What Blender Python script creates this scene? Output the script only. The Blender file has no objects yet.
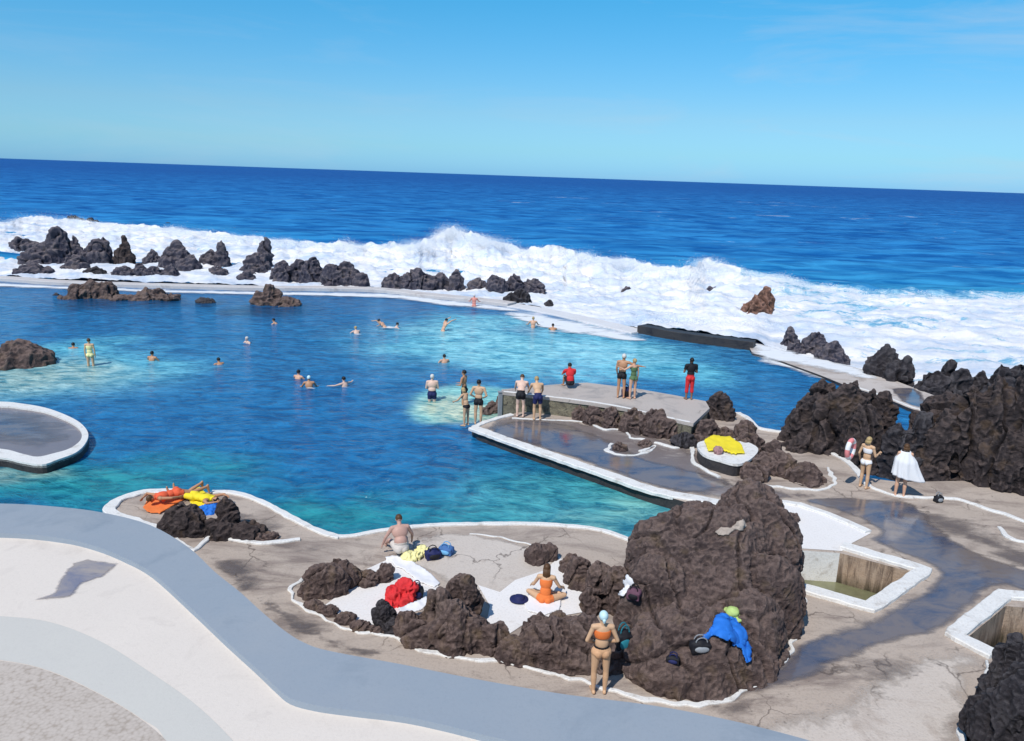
import bpy, bmesh, math, random
import numpy as np
from mathutils import Vector, Matrix, noise, geometry
from mathutils.bvhtree import BVHTree
random.seed(7)
W, H, F = 1024, 741, 800.0
CAMZ = 9.3
PITCH = math.atan(195 / F); ROLL = math.atan(35 / 1024)
CAM = Vector((0, 0, CAMZ))
FW = Vector((0, math.cos(PITCH), -math.sin(PITCH)))
R0 = Vector((1, 0, 0)); U0 = Vector((0, math.sin(PITCH), math.cos(PITCH)))
RT = R0 * math.cos(ROLL) + U0 * math.sin(ROLL)
UP = U0 * math.cos(ROLL) - R0 * math.sin(ROLL)
col = bpy.context.scene.collection
DZ = 0.35      # deck level above the pool water
PZ = 1.05      # raised platform
TZ = 2.2       # near terrace

def ray(px, py):
    return (FW * F + RT * (px - 512) + UP * (370.5 - py)).normalized()
def G(px, py, z=DZ):
    d = ray(px, py)
    t = (z - CAMZ) / min(d.z, -1e-4)
    return CAM + d * t
def atY(px, py, y):
    d = ray(px, py)
    return CAM + d * (y / d.y)
def lerpl(pts, x):
    if x <= pts[0][0]: return pts[0][1]
    for (a, b), (c, d) in zip(pts, pts[1:]):
        if x <= c: return b + (d - b) * (x - a) / (c - a)
    return pts[-1][1]
def smooth_path(pts, closed=False, n=6):
    P = [Vector(p) for p in pts]; out = []; L = len(P)
    rng = range(L if closed else L - 1)
    for i in rng:
        if closed: a, b, c, d = P[i - 1], P[i], P[(i + 1) % L], P[(i + 2) % L]
        else: a, b, c, d = P[max(i - 1, 0)], P[i], P[i + 1], P[min(i + 2, L - 1)]
        for k in range(n):
            t = k / n
            out.append(0.5 * ((2 * b) + (c - a) * t + (2 * a - 5 * b + 4 * c - d) * t * t + (3 * b - a - 3 * c + d) * t ** 3))
    if not closed: out.append(P[-1])
    return out

# ---------------------------------------------------------------- materials
def srgb(r, g, b, k=1.0):
    f = lambda c: (c / 255) / 12.92 if c / 255 <= 0.04045 else ((c / 255 + 0.055) / 1.055) ** 2.4
    return (f(r) * k, f(g) * k, f(b) * k, 1)
class NT:
    def __init__(s, m):
        s.nt = m.node_tree; s.n = s.nt.nodes; s.l = s.nt.links
    def new(s, t, **kw):
        n = s.n.new(t)
        for k, v in kw.items():
            if k in n.inputs.keys(): n.inputs[k].default_value = v
            else: setattr(n, k, v)
        return n
    def link(s, a, b): s.l.new(a, b)
    def pos(s, scale=(1, 1, 1)):
        g = s.new('ShaderNodeNewGeometry'); m = s.new('ShaderNodeMapping'); m.inputs['Scale'].default_value = scale
        s.link(g.outputs['Position'], m.inputs['Vector']); return m.outputs['Vector']
    def noise(s, vec, scale, detail=6, rough=0.6, dist=0.0):
        n = s.new('ShaderNodeTexNoise'); n.inputs['Scale'].default_value = scale; n.inputs['Detail'].default_value = detail
        n.inputs['Roughness'].default_value = rough; n.inputs['Distortion'].default_value = dist
        s.link(vec, n.inputs['Vector']); return n.outputs['Fac']
    def ramp(s, fac, stops):
        r = s.new('ShaderNodeValToRGB'); e = r.color_ramp.elements
        e[0].position, e[0].color = stops[0][0], stops[0][1]; e[1].position, e[1].color = stops[-1][0], stops[-1][1]
        for p, c in stops[1:-1]:
            x = e.new(p); x.color = c
        s.link(fac, r.inputs['Fac']); return r.outputs['Color']
    def mix(s, fac, a, b, mode='MIX'):
        m = s.new('ShaderNodeMix'); m.data_type = 'RGBA'; m.blend_type = mode
        for i, v in ((0, fac), (6, a), (7, b)):
            if hasattr(v, 'links') or isinstance(v, bpy.types.NodeSocket): s.link(v, m.inputs[i])
            else: m.inputs[i].default_value = v
        return m.outputs[2]
    def bump(s, h, strength, dist, prev=None):
        b = s.new('ShaderNodeBump'); b.inputs['Strength'].default_value = strength; b.inputs['Distance'].default_value = dist
        s.link(h, b.inputs['Height'])
        if prev: s.link(prev, b.inputs['Normal'])
        return b.outputs['Normal']
def bw(v): return (v, v, v, 1)
MATS = {}
def mat(name):
    m = bpy.data.materials.new(name); m.use_nodes = True; MATS[name] = m
    t = NT(m); p = t.n['Principled BSDF']
    return m, t, p
def rock_mat(name, dark, mid, light, moss=None):
    m, t, p = mat(name)
    v = t.pos()
    big = t.noise(v, 1.1, 5, 0.6); fine = t.noise(v, 9, 8, 0.7)
    pits = t.new('ShaderNodeTexVoronoi'); pits.inputs['Scale'].default_value = 14; t.link(v, pits.inputs['Vector'])
    c = t.ramp(big, [(0.3, dark), (0.55, mid), (0.72, light)])
    c = t.mix(t.ramp(fine, [(0.35, bw(0)), (0.65, bw(1))]), t.mix(0.45, c, (0.020, 0.014, 0.014, 1)), c)
    sp = t.noise(v, 2.3, 3, 0.5)
    if moss: c = t.mix(t.ramp(sp, [(0.56, bw(0)), (0.7, bw(0.75))]), c, moss)
    # upper faces lighter by normal; crevice shade painted in by pointiness, ridges lighter
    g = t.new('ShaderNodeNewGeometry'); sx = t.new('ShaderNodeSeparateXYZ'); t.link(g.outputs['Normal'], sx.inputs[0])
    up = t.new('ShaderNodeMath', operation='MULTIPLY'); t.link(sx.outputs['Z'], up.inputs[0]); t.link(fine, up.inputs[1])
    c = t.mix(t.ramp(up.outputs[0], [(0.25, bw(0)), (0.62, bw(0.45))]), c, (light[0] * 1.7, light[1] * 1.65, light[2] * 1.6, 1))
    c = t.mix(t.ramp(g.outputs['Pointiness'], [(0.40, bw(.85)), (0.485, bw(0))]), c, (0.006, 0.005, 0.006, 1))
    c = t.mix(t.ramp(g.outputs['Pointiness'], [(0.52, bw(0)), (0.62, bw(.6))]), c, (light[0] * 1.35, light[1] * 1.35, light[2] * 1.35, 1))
    t.link(c, p.inputs['Base Color']); p.inputs['Roughness'].default_value = 0.85; p.inputs['Specular IOR Level'].default_value = 0.25
    n = t.bump(fine, 0.9, 0.08); n = t.bump(pits.outputs['Distance'], 0.4, 0.03, n); n = t.bump(t.noise(v, 40, 4, 0.7), 0.5, 0.015, n)
    t.link(n, p.inputs['Normal'])
    return m
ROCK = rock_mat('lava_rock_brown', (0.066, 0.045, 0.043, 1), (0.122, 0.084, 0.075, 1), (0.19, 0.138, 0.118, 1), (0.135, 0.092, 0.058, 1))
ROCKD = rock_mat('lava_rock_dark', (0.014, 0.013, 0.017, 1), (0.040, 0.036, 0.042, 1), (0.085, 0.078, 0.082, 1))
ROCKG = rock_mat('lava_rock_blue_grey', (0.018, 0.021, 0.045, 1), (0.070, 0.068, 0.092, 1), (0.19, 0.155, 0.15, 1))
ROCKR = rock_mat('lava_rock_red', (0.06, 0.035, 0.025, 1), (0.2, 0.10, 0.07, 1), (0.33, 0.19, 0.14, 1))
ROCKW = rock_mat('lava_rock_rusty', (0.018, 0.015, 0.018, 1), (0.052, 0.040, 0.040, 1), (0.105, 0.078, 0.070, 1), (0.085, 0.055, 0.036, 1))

def concrete(name, a, b, stain, scale=0.7, stainlo=0.5, stretch=(1, 1, 1), bumpd=0.02, rough=0.8, blot=0.8, fs=.35, cracks=False, ragged=0):
    m, t, p = mat(name)
    v = t.pos(); vs = t.pos(stretch)
    c = t.mix(t.noise(v, scale, 5, 0.6), a, b)
    n2 = t.noise(vs, scale * 1.3, 8, 0.68, 0.6)
    c = t.mix(t.ramp(n2, [(stainlo, bw(0)), (stainlo + 0.16, bw(blot))]), c, stain)
    fine = t.noise(v, 22, 6, 0.7)
    c = t.mix(t.ramp(fine, [(0.3, bw(0)), (0.5, bw(1))]), t.mix(fs, c, (stain[0] * .7, stain[1] * .7, stain[2] * .7, 1)), c)
    if cracks:
        wv = t.new('ShaderNodeVectorMath', operation='ADD'); nz_ = t.new('ShaderNodeTexNoise'); nz_.inputs['Scale'].default_value = 1.5; nz_.inputs['Detail'].default_value = 5
        t.link(v, nz_.inputs['Vector']); t.link(v, wv.inputs[0]); t.link(nz_.outputs['Color'], wv.inputs[1])
        vo = t.new('ShaderNodeTexVoronoi', feature='DISTANCE_TO_EDGE'); vo.inputs['Scale'].default_value = 0.42; t.link(wv.outputs[0], vo.inputs['Vector'])
        line_ = t.ramp(vo.outputs['Distance'], [(0.0, bw(.75)), (0.012, bw(0))])
        gate = t.ramp(t.noise(v, .35, 3), [(.48, bw(0)), (.56, bw(1))]); mu = t.mix(1.0, line_, gate, 'MULTIPLY')
        c = t.mix(mu, c, (0.08, 0.06, 0.05, 1))
        sp = t.noise(t.pos((1, 1.3, 1)), 6.5, 2, .5); g2 = t.ramp(t.noise(v, .6, 3), [(.5, bw(0)), (.62, bw(1))])
        c = t.mix(t.mix(1.0, t.ramp(sp, [(.66, bw(0)), (.72, bw(.7))]), g2, 'MULTIPLY'), c, (0.09, 0.07, 0.06, 1))
    if ragged:
        a_ = t.new('ShaderNodeAttribute', attribute_name='edge'); sm_ = t.new('ShaderNodeMath', operation='MULTIPLY_ADD')
        t.link(a_.outputs['Fac'], sm_.inputs[0]); sm_.inputs[1].default_value = 0.6; t.link(t.noise(v, 1.4, 7, .7, .5), sm_.inputs[2])
        t.link(t.ramp(sm_.outputs[0], [(0.62, bw(0)), (0.90, bw(1))] if ragged == 1 else [(.42, bw(0)), (.95, bw(.9))]), p.inputs['Alpha'])
    if name == 'rust_streaked_wall':
        sz = t.new('ShaderNodeSeparateXYZ'); t.link(v, sz.inputs[0]); mz = t.new('ShaderNodeMapRange'); t.link(sz.outputs['Z'], mz.inputs[0]); mz.inputs[1].default_value = -.12; mz.inputs[2].default_value = -.42
        ma = t.new('ShaderNodeMath', operation='MULTIPLY'); t.link(mz.outputs[0], ma.inputs[0]); t.link(t.ramp(n2, [(.3, bw(.45)), (.6, bw(1))]), ma.inputs[1])
        c = t.mix(ma.outputs[0], c, (.055, .045, .025, 1))
    t.link(c, p.inputs['Base Color']); p.inputs['Roughness'].default_value = rough; p.inputs['Specular IOR Level'].default_value = 0.3
    n = t.bump(fine, 0.5, bumpd); n = t.bump(n2, 0.5, bumpd * 2, n); t.link(n, p.inputs['Normal'])
    return m
DECK = concrete('deck_concrete', (0.40, 0.325, 0.265, 1), (0.52, 0.44, 0.375, 1), (0.20, 0.155, 0.135, 1), 0.55, 0.475, (0.6, 1.5, 1), cracks=True)
PLAT = concrete('platform_concrete', (0.52, 0.46, 0.42, 1), (0.42, 0.37, 0.33, 1), (0.27, 0.25, 0.24, 1), 0.6, 0.50, cracks=True)
WETC = concrete('wet_concrete', (0.24, 0.195, 0.175, 1), (0.15, 0.125, 0.125, 1), (0.42, 0.37, 0.33, 1), 1.0, 0.53, (0.7, 1.4, 1), 0.01, 0.25, ragged=1)
WETI = concrete('wet_island_concrete', (0.26, 0.22, 0.21, 1), (0.15, 0.135, 0.16, 1), (0.44, 0.39, 0.34, 1), 0.5, 0.53, (0.7, 1.4, 1), 0.01, 0.2)
SANDP = concrete('pale_concrete', (0.62, 0.55, 0.49, 1), (0.52, 0.455, 0.395, 1), (0.36, 0.29, 0.24, 1), 0.8, 0.54, cracks=True, ragged=1)
WALLM = concrete('rubble_wall', (0.30, 0.27, 0.18, 1), (0.17, 0.15, 0.12, 1), (0.05, 0.045, 0.04, 1), 3.2, 0.47, (1, 1, 1), 0.12, 0.9)
DARKW = concrete('wet_dark_wall', (0.035, 0.035, 0.04, 1), (0.06, 0.05, 0.045, 1), (0.012, 0.013, 0.02, 1), 1.5, 0.5, (1, 1, 1), 0.06, 0.5)
RUST = concrete('rust_streaked_wall', (0.36, 0.22, 0.13, 1), (0.55, 0.45, 0.36, 1), (0.09, 0.06, 0.045, 1), 1.6, 0.46, (3.2, 3.2, 0.35), 0.04, 0.7)
WHITE = concrete('white_paint', (0.80, 0.79, 0.76, 1), (0.72, 0.70, 0.67, 1), (0.42, 0.37, 0.32, 1), 2.2, 0.54, (1, 1, 1), 0.02, 0.6, 0.75)
WHITEC = concrete('white_painted_floor', (0.82, 0.79, 0.77, 1), (0.74, 0.71, 0.68, 1), (0.52, 0.47, 0.42, 1), 0.9, 0.56, (1, 1, 1), 0.012, 0.7, 0.6)
SEAW = concrete('seawall_concrete', (0.70, 0.68, 0.66, 1), (0.52, 0.46, 0.43, 1), (0.30, 0.24, 0.22, 1), 0.35, 0.55, (1, 1, 1), 0.03, 0.6)
TERR = concrete('terrace_plaster', (0.74, 0.66, 0.585, 1), (0.67, 0.60, 0.53, 1), (0.50, 0.44, 0.39, 1), 0.8, 0.54, (1, 1, 1), 0.006, 0.75, 0.5, .14)
TERR2 = concrete('terrace_pale_strip', (0.60, 0.575, 0.52, 1), (0.55, 0.525, 0.485, 1), (0.46, 0.44, 0.41, 1), 0.6, 0.6, (1, 1, 1), 0.005, 0.75, 0.4, .12)
PARA = concrete('blue_grey_paint', (0.25, 0.305, 0.365, 1), (0.33, 0.355, 0.385, 1), (0.19, 0.235, 0.285, 1), 0.5, 0.53, (1, 1, 1), 0.004, 0.7, 0.5, .12)
def pebble_mat():
    m, t, p = mat('pebbled_concrete'); v = t.pos()
    vo = t.new('ShaderNodeTexVoronoi'); vo.inputs['Scale'].default_value = 20; t.link(v, vo.inputs['Vector'])
    c = t.ramp(vo.outputs['Distance'], [(0.0, (0.66, 0.585, 0.52, 1)), (0.55, (0.60, 0.53, 0.47, 1)), (0.95, (0.46, 0.39, 0.33, 1))])
    c = t.mix(t.noise(v, 3, 5), c, t.mix(1.0, c, (0.82, 0.80, 0.78, 1), 'MULTIPLY'))
    c = t.mix(t.noise(v, 14, 3, .8), t.mix(1.0, c, (0.8, 0.78, 0.76, 1), 'MULTIPLY'), c)
    t.link(c, p.inputs['Base Color']); p.inputs['Roughness'].default_value = 0.9
    t.link(t.bump(vo.outputs['Distance'], -0.6, 0.02), p.inputs['Normal']); return m
PEB = pebble_mat()
def puddle_mat(name, c1, c2, lo=0.36, hi=0.44, refl=1.0, ns=0.9):
    m, t, p = mat(name); v = t.pos((0.7, 1.3, 1))
    n = t.noise(v, ns, 6, 0.65, 0.4)
    t.link(t.mix(t.ramp(t.noise(v, 0.9, 7, .7, .6), [(.36, bw(0)), (.56, bw(1))]), c1, c2), p.inputs['Base Color'])
    t.link(t.ramp(t.noise(t.pos(), 1.8, 6, .7), [(0.38, bw(.03)), (0.7, bw(.28))]), p.inputs['Roughness']); p.inputs['IOR'].default_value = 1.6; p.inputs['Specular IOR Level'].default_value = refl
    t.link(t.bump(t.noise(v, 5, 4), 0.15, 0.02), p.inputs['Normal'])
    a = t.new('ShaderNodeAttribute', attribute_name='edge'); sm = t.new('ShaderNodeMath', operation='MULTIPLY_ADD')
    t.link(a.outputs['Fac'], sm.inputs[0]); sm.inputs[1].default_value = 0.55; t.link(n, sm.inputs[2])
    t.link(t.ramp(sm.outputs[0], [(0.62, bw(0)), (0.92, bw(.96))]), p.inputs['Alpha'])
    return m
PUD = puddle_mat('puddle_water', (0.07, 0.085, 0.135, 1), (0.20, 0.165, 0.15, 1))  # blue of the reflected sky mixed into the base colour
PUDT = puddle_mat('thin_puddle', (0.22, 0.215, 0.27, 1), (0.40, 0.34, 0.30, 1), refl=.6, ns=3.5)
PUDS = puddle_mat('damp_stain', (0.115, 0.095, 0.095, 1), (0.17, 0.14, 0.13, 1), refl=0.4); _rl = MATS['damp_stain'].node_tree.nodes['Principled BSDF'].inputs['Roughness']; MATS['damp_stain'].node_tree.links.remove(_rl.links[0]); _rl.default_value = 0.5

def water_mat():
    m, t, p = mat('pool_water')
    a = t.new('ShaderNodeAttribute', attribute_name='wcol')
    v = t.pos((0.72, 1.25, 1))
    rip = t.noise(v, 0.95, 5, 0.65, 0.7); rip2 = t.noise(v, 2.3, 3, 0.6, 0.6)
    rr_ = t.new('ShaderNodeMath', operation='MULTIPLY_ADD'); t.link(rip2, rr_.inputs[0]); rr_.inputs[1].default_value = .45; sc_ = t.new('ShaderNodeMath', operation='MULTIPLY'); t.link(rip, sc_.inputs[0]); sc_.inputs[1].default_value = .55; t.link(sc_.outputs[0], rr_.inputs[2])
    c = t.mix(t.ramp(rr_.outputs[0], [(0.40, bw(0)), (0.60, bw(1))]), t.mix(1.0, a.outputs['Color'], (0.30, 0.56, 0.66, 1), 'MULTIPLY'), t.mix(1.0, a.outputs['Color'], (1.9, 1.40, 1.25, 1), 'MULTIPLY'))  # bright and dark wavelet reflections painted into the water colour
    t.link(c, p.inputs['Base Color']); p.inputs['Roughness'].default_value = 0.12; p.inputs['IOR'].default_value = 1.33
    n = t.bump(rip, 0.8, 0.22); n = t.bump(rip2, 0.8, 0.09, n); t.link(n, p.inputs['Normal'])
    return m
POOLW = water_mat()
def sea_mat():
    m, t, p = mat('sea_water')
    a = t.new('ShaderNodeAttribute', attribute_name='wcol')
    v = t.pos((0.10, 0.32, 1)); vf = t.pos((0.012, 0.045, 1))
    n1 = t.noise(v, 1.0, 6, 0.65, 0.6); n2 = t.noise(vf, 1.0, 6, 0.6, 0.8)
    f = t.new('ShaderNodeMath', operation='ADD'); t.link(n1, f.inputs[0]); t.link(n2, f.inputs[1])
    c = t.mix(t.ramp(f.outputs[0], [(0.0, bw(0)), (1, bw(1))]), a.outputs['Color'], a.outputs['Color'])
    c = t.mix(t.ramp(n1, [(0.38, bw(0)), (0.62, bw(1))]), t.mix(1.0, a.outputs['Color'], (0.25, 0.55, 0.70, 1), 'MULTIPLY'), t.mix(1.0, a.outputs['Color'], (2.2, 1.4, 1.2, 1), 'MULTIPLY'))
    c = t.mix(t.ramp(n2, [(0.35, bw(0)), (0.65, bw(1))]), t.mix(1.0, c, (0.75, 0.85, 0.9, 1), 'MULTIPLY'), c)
    # scattered whitecaps and foam lacing
    cap = t.noise(t.pos((0.018, 0.11, 1)), 1.0, 9, 0.7, 1.4)
    g = t.new('ShaderNodeAttribute', attribute_name='caps')
    ad = t.new('ShaderNodeMath', operation='ADD'); t.link(cap, ad.inputs[0]); t.link(g.outputs['Fac'], ad.inputs[1])
    fo = t.ramp(ad.outputs[0], [(0.71, bw(0)), (0.77, bw(0.75))])
    c = t.mix(fo, c, (0.75, 0.82, 0.86, 1))
    t.link(c, p.inputs['Base Color']); p.inputs['Roughness'].default_value = 0.55; p.inputs['IOR'].default_value = 1.33; p.inputs['Specular IOR Level'].default_value = 0.3
    t.link(t.bump(n1, 0.7, 0.6), p.inputs['Normal'])
    return m
SEA = sea_mat()
def foam_mat():
    m, t, p = mat('surf_foam')
    a = t.new('ShaderNodeAttribute', attribute_name='dens')
    v = t.pos((0.45, 0.8, 0.9)); n = t.noise(v, 0.55, 10, 0.74, 0.8); n2 = t.noise(t.pos((0.25, 0.4, 0.6)), 0.7, 8, 0.7, 0.5)
    ad = t.new('ShaderNodeMath', operation='ADD'); t.link(n, ad.inputs[0]); t.link(a.outputs['Fac'], ad.inputs[1])
    white = t.mix(t.ramp(n2, [(.35, bw(0)), (.6, bw(1))]), (0.46, 0.56, 0.70, 1), (0.85, 0.83, 0.82, 1))  # shading of the foam bank painted in as bluish patches
    c = t.ramp(ad.outputs[0], [(0.80, (0.03, 0.22, 0.46, 1)), (0.92, (0.22, 0.46, 0.62, 1)), (1.02, (0.60, 0.68, 0.74, 1))])
    c = t.mix(t.ramp(ad.outputs[0], [(0.98, bw(0)), (1.1, bw(1))]), c, white)
    t.link(c, p.inputs['Base Color']); p.inputs['Roughness'].default_value = 0.8; p.inputs['Specular IOR Level'].default_value = 0.1
    p.inputs['Subsurface Weight'].default_value = 0.0
    t.link(t.bump(n, 0.6, 0.35), p.inputs['Normal']); return m
FOAM = foam_mat()
def plain(name, c, rough=0.7, var=0.15, scale=12, spec=0.3):
    m, t, p = mat(name); v = t.pos()
    t.link(t.mix(t.noise(v, scale, 4), (c[0] * (1 - var), c[1] * (1 - var), c[2] * (1 - var), 1), (min(1, c[0] * (1 + var)), min(1, c[1] * (1 + var)), min(1, c[2] * (1 + var)), 1)), p.inputs['Base Color'])
    p.inputs['Roughness'].default_value = rough; p.inputs['Specular IOR Level'].default_value = spec
    t.link(t.bump(t.noise(v, scale * 6, 3), 0.3, 0.01), p.inputs['Normal'])
    return m
SK = [plain('skin_light', (0.62, 0.36, 0.24), 0.5, 0.06, 5), plain('skin_tan', (0.48, 0.25, 0.14), 0.5, 0.06, 5),
      plain('skin_golden', (0.60, 0.38, 0.23), 0.5, 0.06, 5), plain('skin_dark', (0.25, 0.13, 0.08), 0.5, 0.06, 5), plain('skin_pale', (0.70, 0.48, 0.38), 0.5, 0.06, 5)]
BLACK = plain('black_cloth', (0.012, 0.012, 0.016), 0.7); NAVY = plain('navy_cloth', (0.015, 0.02, 0.09), 0.7)
RED = plain('red_cloth', (0.62, 0.03, 0.035), 0.75, 0.2, 9); ORANGE = plain('orange_cloth', (0.80, 0.20, 0.05), 0.75); REDOR = plain('red_orange_cloth', (0.75, 0.12, 0.05), 0.75)
YEL = plain('yellow_cloth', (0.82, 0.66, 0.03), 0.75, .1); PYEL = plain('pale_yellow_cloth', (0.80, 0.74, 0.36), 0.75, .1); OCHRE = plain('ochre_cloth', (0.75, 0.42, 0.08), 0.75)
BLUE = plain('blue_cloth', (0.02, 0.17, 0.62), 0.75, .25, 7); LBLUE = plain('light_blue_cloth', (0.16, 0.42, 0.70), 0.75); WCL = plain('white_cloth', (0.78, 0.77, 0.78), 0.8, .05)
LIME = plain('lime_cloth', (0.45, 0.60, 0.20), 0.8); GREEN = plain('green_cloth', (0.10, 0.17, 0.08), 0.8); PURP = plain('purple_cloth', (0.13, 0.06, 0.09), 0.8); TEAL = plain('teal_cloth', (0.02, 0.2, 0.26), 0.8)
HB = plain('hair_black', (0.012, 0.01, 0.01), 0.5); HBR = plain('hair_brown', (0.09, 0.045, 0.02), 0.5); HBL = plain('hair_blond', (0.42, 0.30, 0.14), 0.5); HGR = plain('hair_white', (0.62, 0.60, 0.56), 0.6)
CAPW = plain('pale_blue_rubber', (0.55, 0.75, 0.78), 0.35, .03); PINK = plain('pink_vinyl', (0.75, 0.25, 0.25), 0.35); RINGW = plain('white_vinyl', (0.8, 0.78, 0.76), 0.35)
GREY = plain('grey_paint', (0.28, 0.30, 0.32), 0.5); METAL = plain('grey_metal', (0.25, 0.26, 0.27), 0.35)

# ---------------------------------------------------------------- object helpers
def tag(o, label=None, cat=None, group=None, kind=None):
    if label: o['label'] = label
    if cat: o['category'] = cat
    if group: o['group'] = group
    if kind: o['kind'] = kind
    return o
def link(name, me, parent=None, loc=None):
    o = bpy.data.objects.new(name, me); col.objects.link(o)
    if parent: o.parent = parent
    if loc is not None: o.location = loc
    return o
def empty(name, loc, rz=0):
    o = bpy.data.objects.new(name, None); o.empty_display_size = 0.3; col.objects.link(o)
    o.location = loc; o.rotation_euler = (0, 0, rz); return o
def mesh_from(name, verts, faces, material, smooth=False):
    me = bpy.data.meshes.new(name); me.from_pydata([tuple(v) for v in verts], [], faces)
    if not isinstance(material, (list, tuple)): material = [material]
    for m in material: me.materials.append(m)
    if smooth: me.polygons.foreach_set('use_smooth', [True] * len(me.polygons))
    me.update(); return me
def from_bm(name, bm, material, smooth=False):
    me = bpy.data.meshes.new(name); bm.to_mesh(me); bm.free()
    for m in (material if isinstance(material, (list, tuple)) else [material]): me.materials.append(m)
    if smooth: me.polygons.foreach_set('use_smooth', [True] * len(me.polygons))
    return me
SURF = []
def add_surface(me, mtx=None):
    vs = [(mtx @ v.co) if mtx else v.co.copy() for v in me.vertices]
    SURF.append(BVHTree.FromPolygons(vs, [tuple(p.vertices) for p in me.polygons]))
def hit(px, py, maxd=300):
    d = ray(px, py); best = None
    for b in SURF:
        r = b.ray_cast(CAM, d, maxd)
        if r[0] is not None and (best is None or r[3] < best[2]): best = (r[0], r[1], r[3])
    return best
def ellipsoid(bm, c, rx, ry, rz, sub=2, rot=None):
    M = Matrix.Translation(c) @ (rot.to_4x4() if rot else Matrix.Identity(4)) @ Matrix.Diagonal((rx, ry, rz, 1))
    return bmesh.ops.create_icosphere(bm, subdivisions=sub, radius=1, matrix=M)['verts']
def tube(bm, A, B, ra, rb, seg=10, ends=True):
    A, B = Vector(A), Vector(B); d = B - A; L = d.length
    if L > 1e-5:
        q = d.to_track_quat('Z', 'Y').to_matrix().to_4x4()
        bmesh.ops.create_cone(bm, cap_ends=True, segments=seg, radius1=ra, radius2=rb, depth=L, matrix=Matrix.Translation((A + B) / 2) @ q)
    if ends:
        ellipsoid(bm, A, ra, ra, ra, 1 if seg < 10 else 2); ellipsoid(bm, B, rb, rb, rb, 1 if seg < 10 else 2)
def remeshed(bm, voxel, smooth=0):
    me = bpy.data.meshes.new('tmp'); bm.to_mesh(me); bm.free()
    o = bpy.data.objects.new('tmp', me); col.objects.link(o)
    r = o.modifiers.new('r', 'REMESH'); r.mode = 'VOXEL'; r.voxel_size = voxel; r.adaptivity = 0
    if smooth:
        s = o.modifiers.new('s', 'SMOOTH'); s.iterations = smooth; s.factor = 0.5
    dg = bpy.context.evaluated_depsgraph_get()
    out = bpy.data.meshes.new_from_object(o.evaluated_get(dg))
    bpy.data.objects.remove(o); bpy.data.meshes.remove(me)
    return out
def box(bm, c, sx, sy, sz, rz=0, bev=0.0):
    r = bmesh.ops.create_cube(bm, size=1, matrix=Matrix.Translation(c) @ Matrix.Rotation(rz, 4, 'Z') @ Matrix.Diagonal((sx, sy, sz, 1)))
    if bev:
        es = list({e for v in r['verts'] for e in v.link_edges})
        bmesh.ops.bevel(bm, geom=es, offset=bev, segments=2, affect='EDGES')

# ---------------------------------------------------------------- rocks
ALLROCK = []
def biggest(me):
    bm = bmesh.new(); bm.from_mesh(me); seen = set(); isl = []
    for v in bm.verts:
        if v.index in seen: continue
        st = [v]; seen.add(v.index); cur = []
        while st:
            a = st.pop(); cur.append(a)
            for e in a.link_edges:
                b = e.other_vert(a)
                if b.index not in seen: seen.add(b.index); st.append(b)
        isl.append(cur)
    isl.sort(key=len)
    for c in isl[:-1]: bmesh.ops.delete(bm, geom=c, context='VERTS')
    bm.to_mesh(me); bm.free(); return me
def crag(bm, c, rx, ry, rz, taper, rnd):
    """angular lobe: randomly cut polyhedron narrowing to the top"""
    vv = bmesh.ops.create_icosphere(bm, subdivisions=3, radius=1)['verts']
    cuts = []
    for _ in range(11):
        n = Vector((rnd.gauss(0, 1), rnd.gauss(0, 1), rnd.gauss(0, .8))).normalized(); cuts.append((n, rnd.uniform(.72, .93)))
    lean = Vector((rnd.uniform(-.25, .25), rnd.uniform(-.2, .2), 0)) * taper
    for v in vv:
        for n, d in cuts:
            e = v.co.dot(n) - d
            if e > 0: v.co -= n * e
        t = (v.co.z + 1) / 2; k_ = 1 - taper * max(0, t - .25)
        p = Vector((v.co.x * k_, v.co.y * k_, v.co.z)) + lean * t * t
        v.co = Vector((c.x + p.x * rx, c.y + p.y * ry, c.z + p.z * rz))
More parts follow.
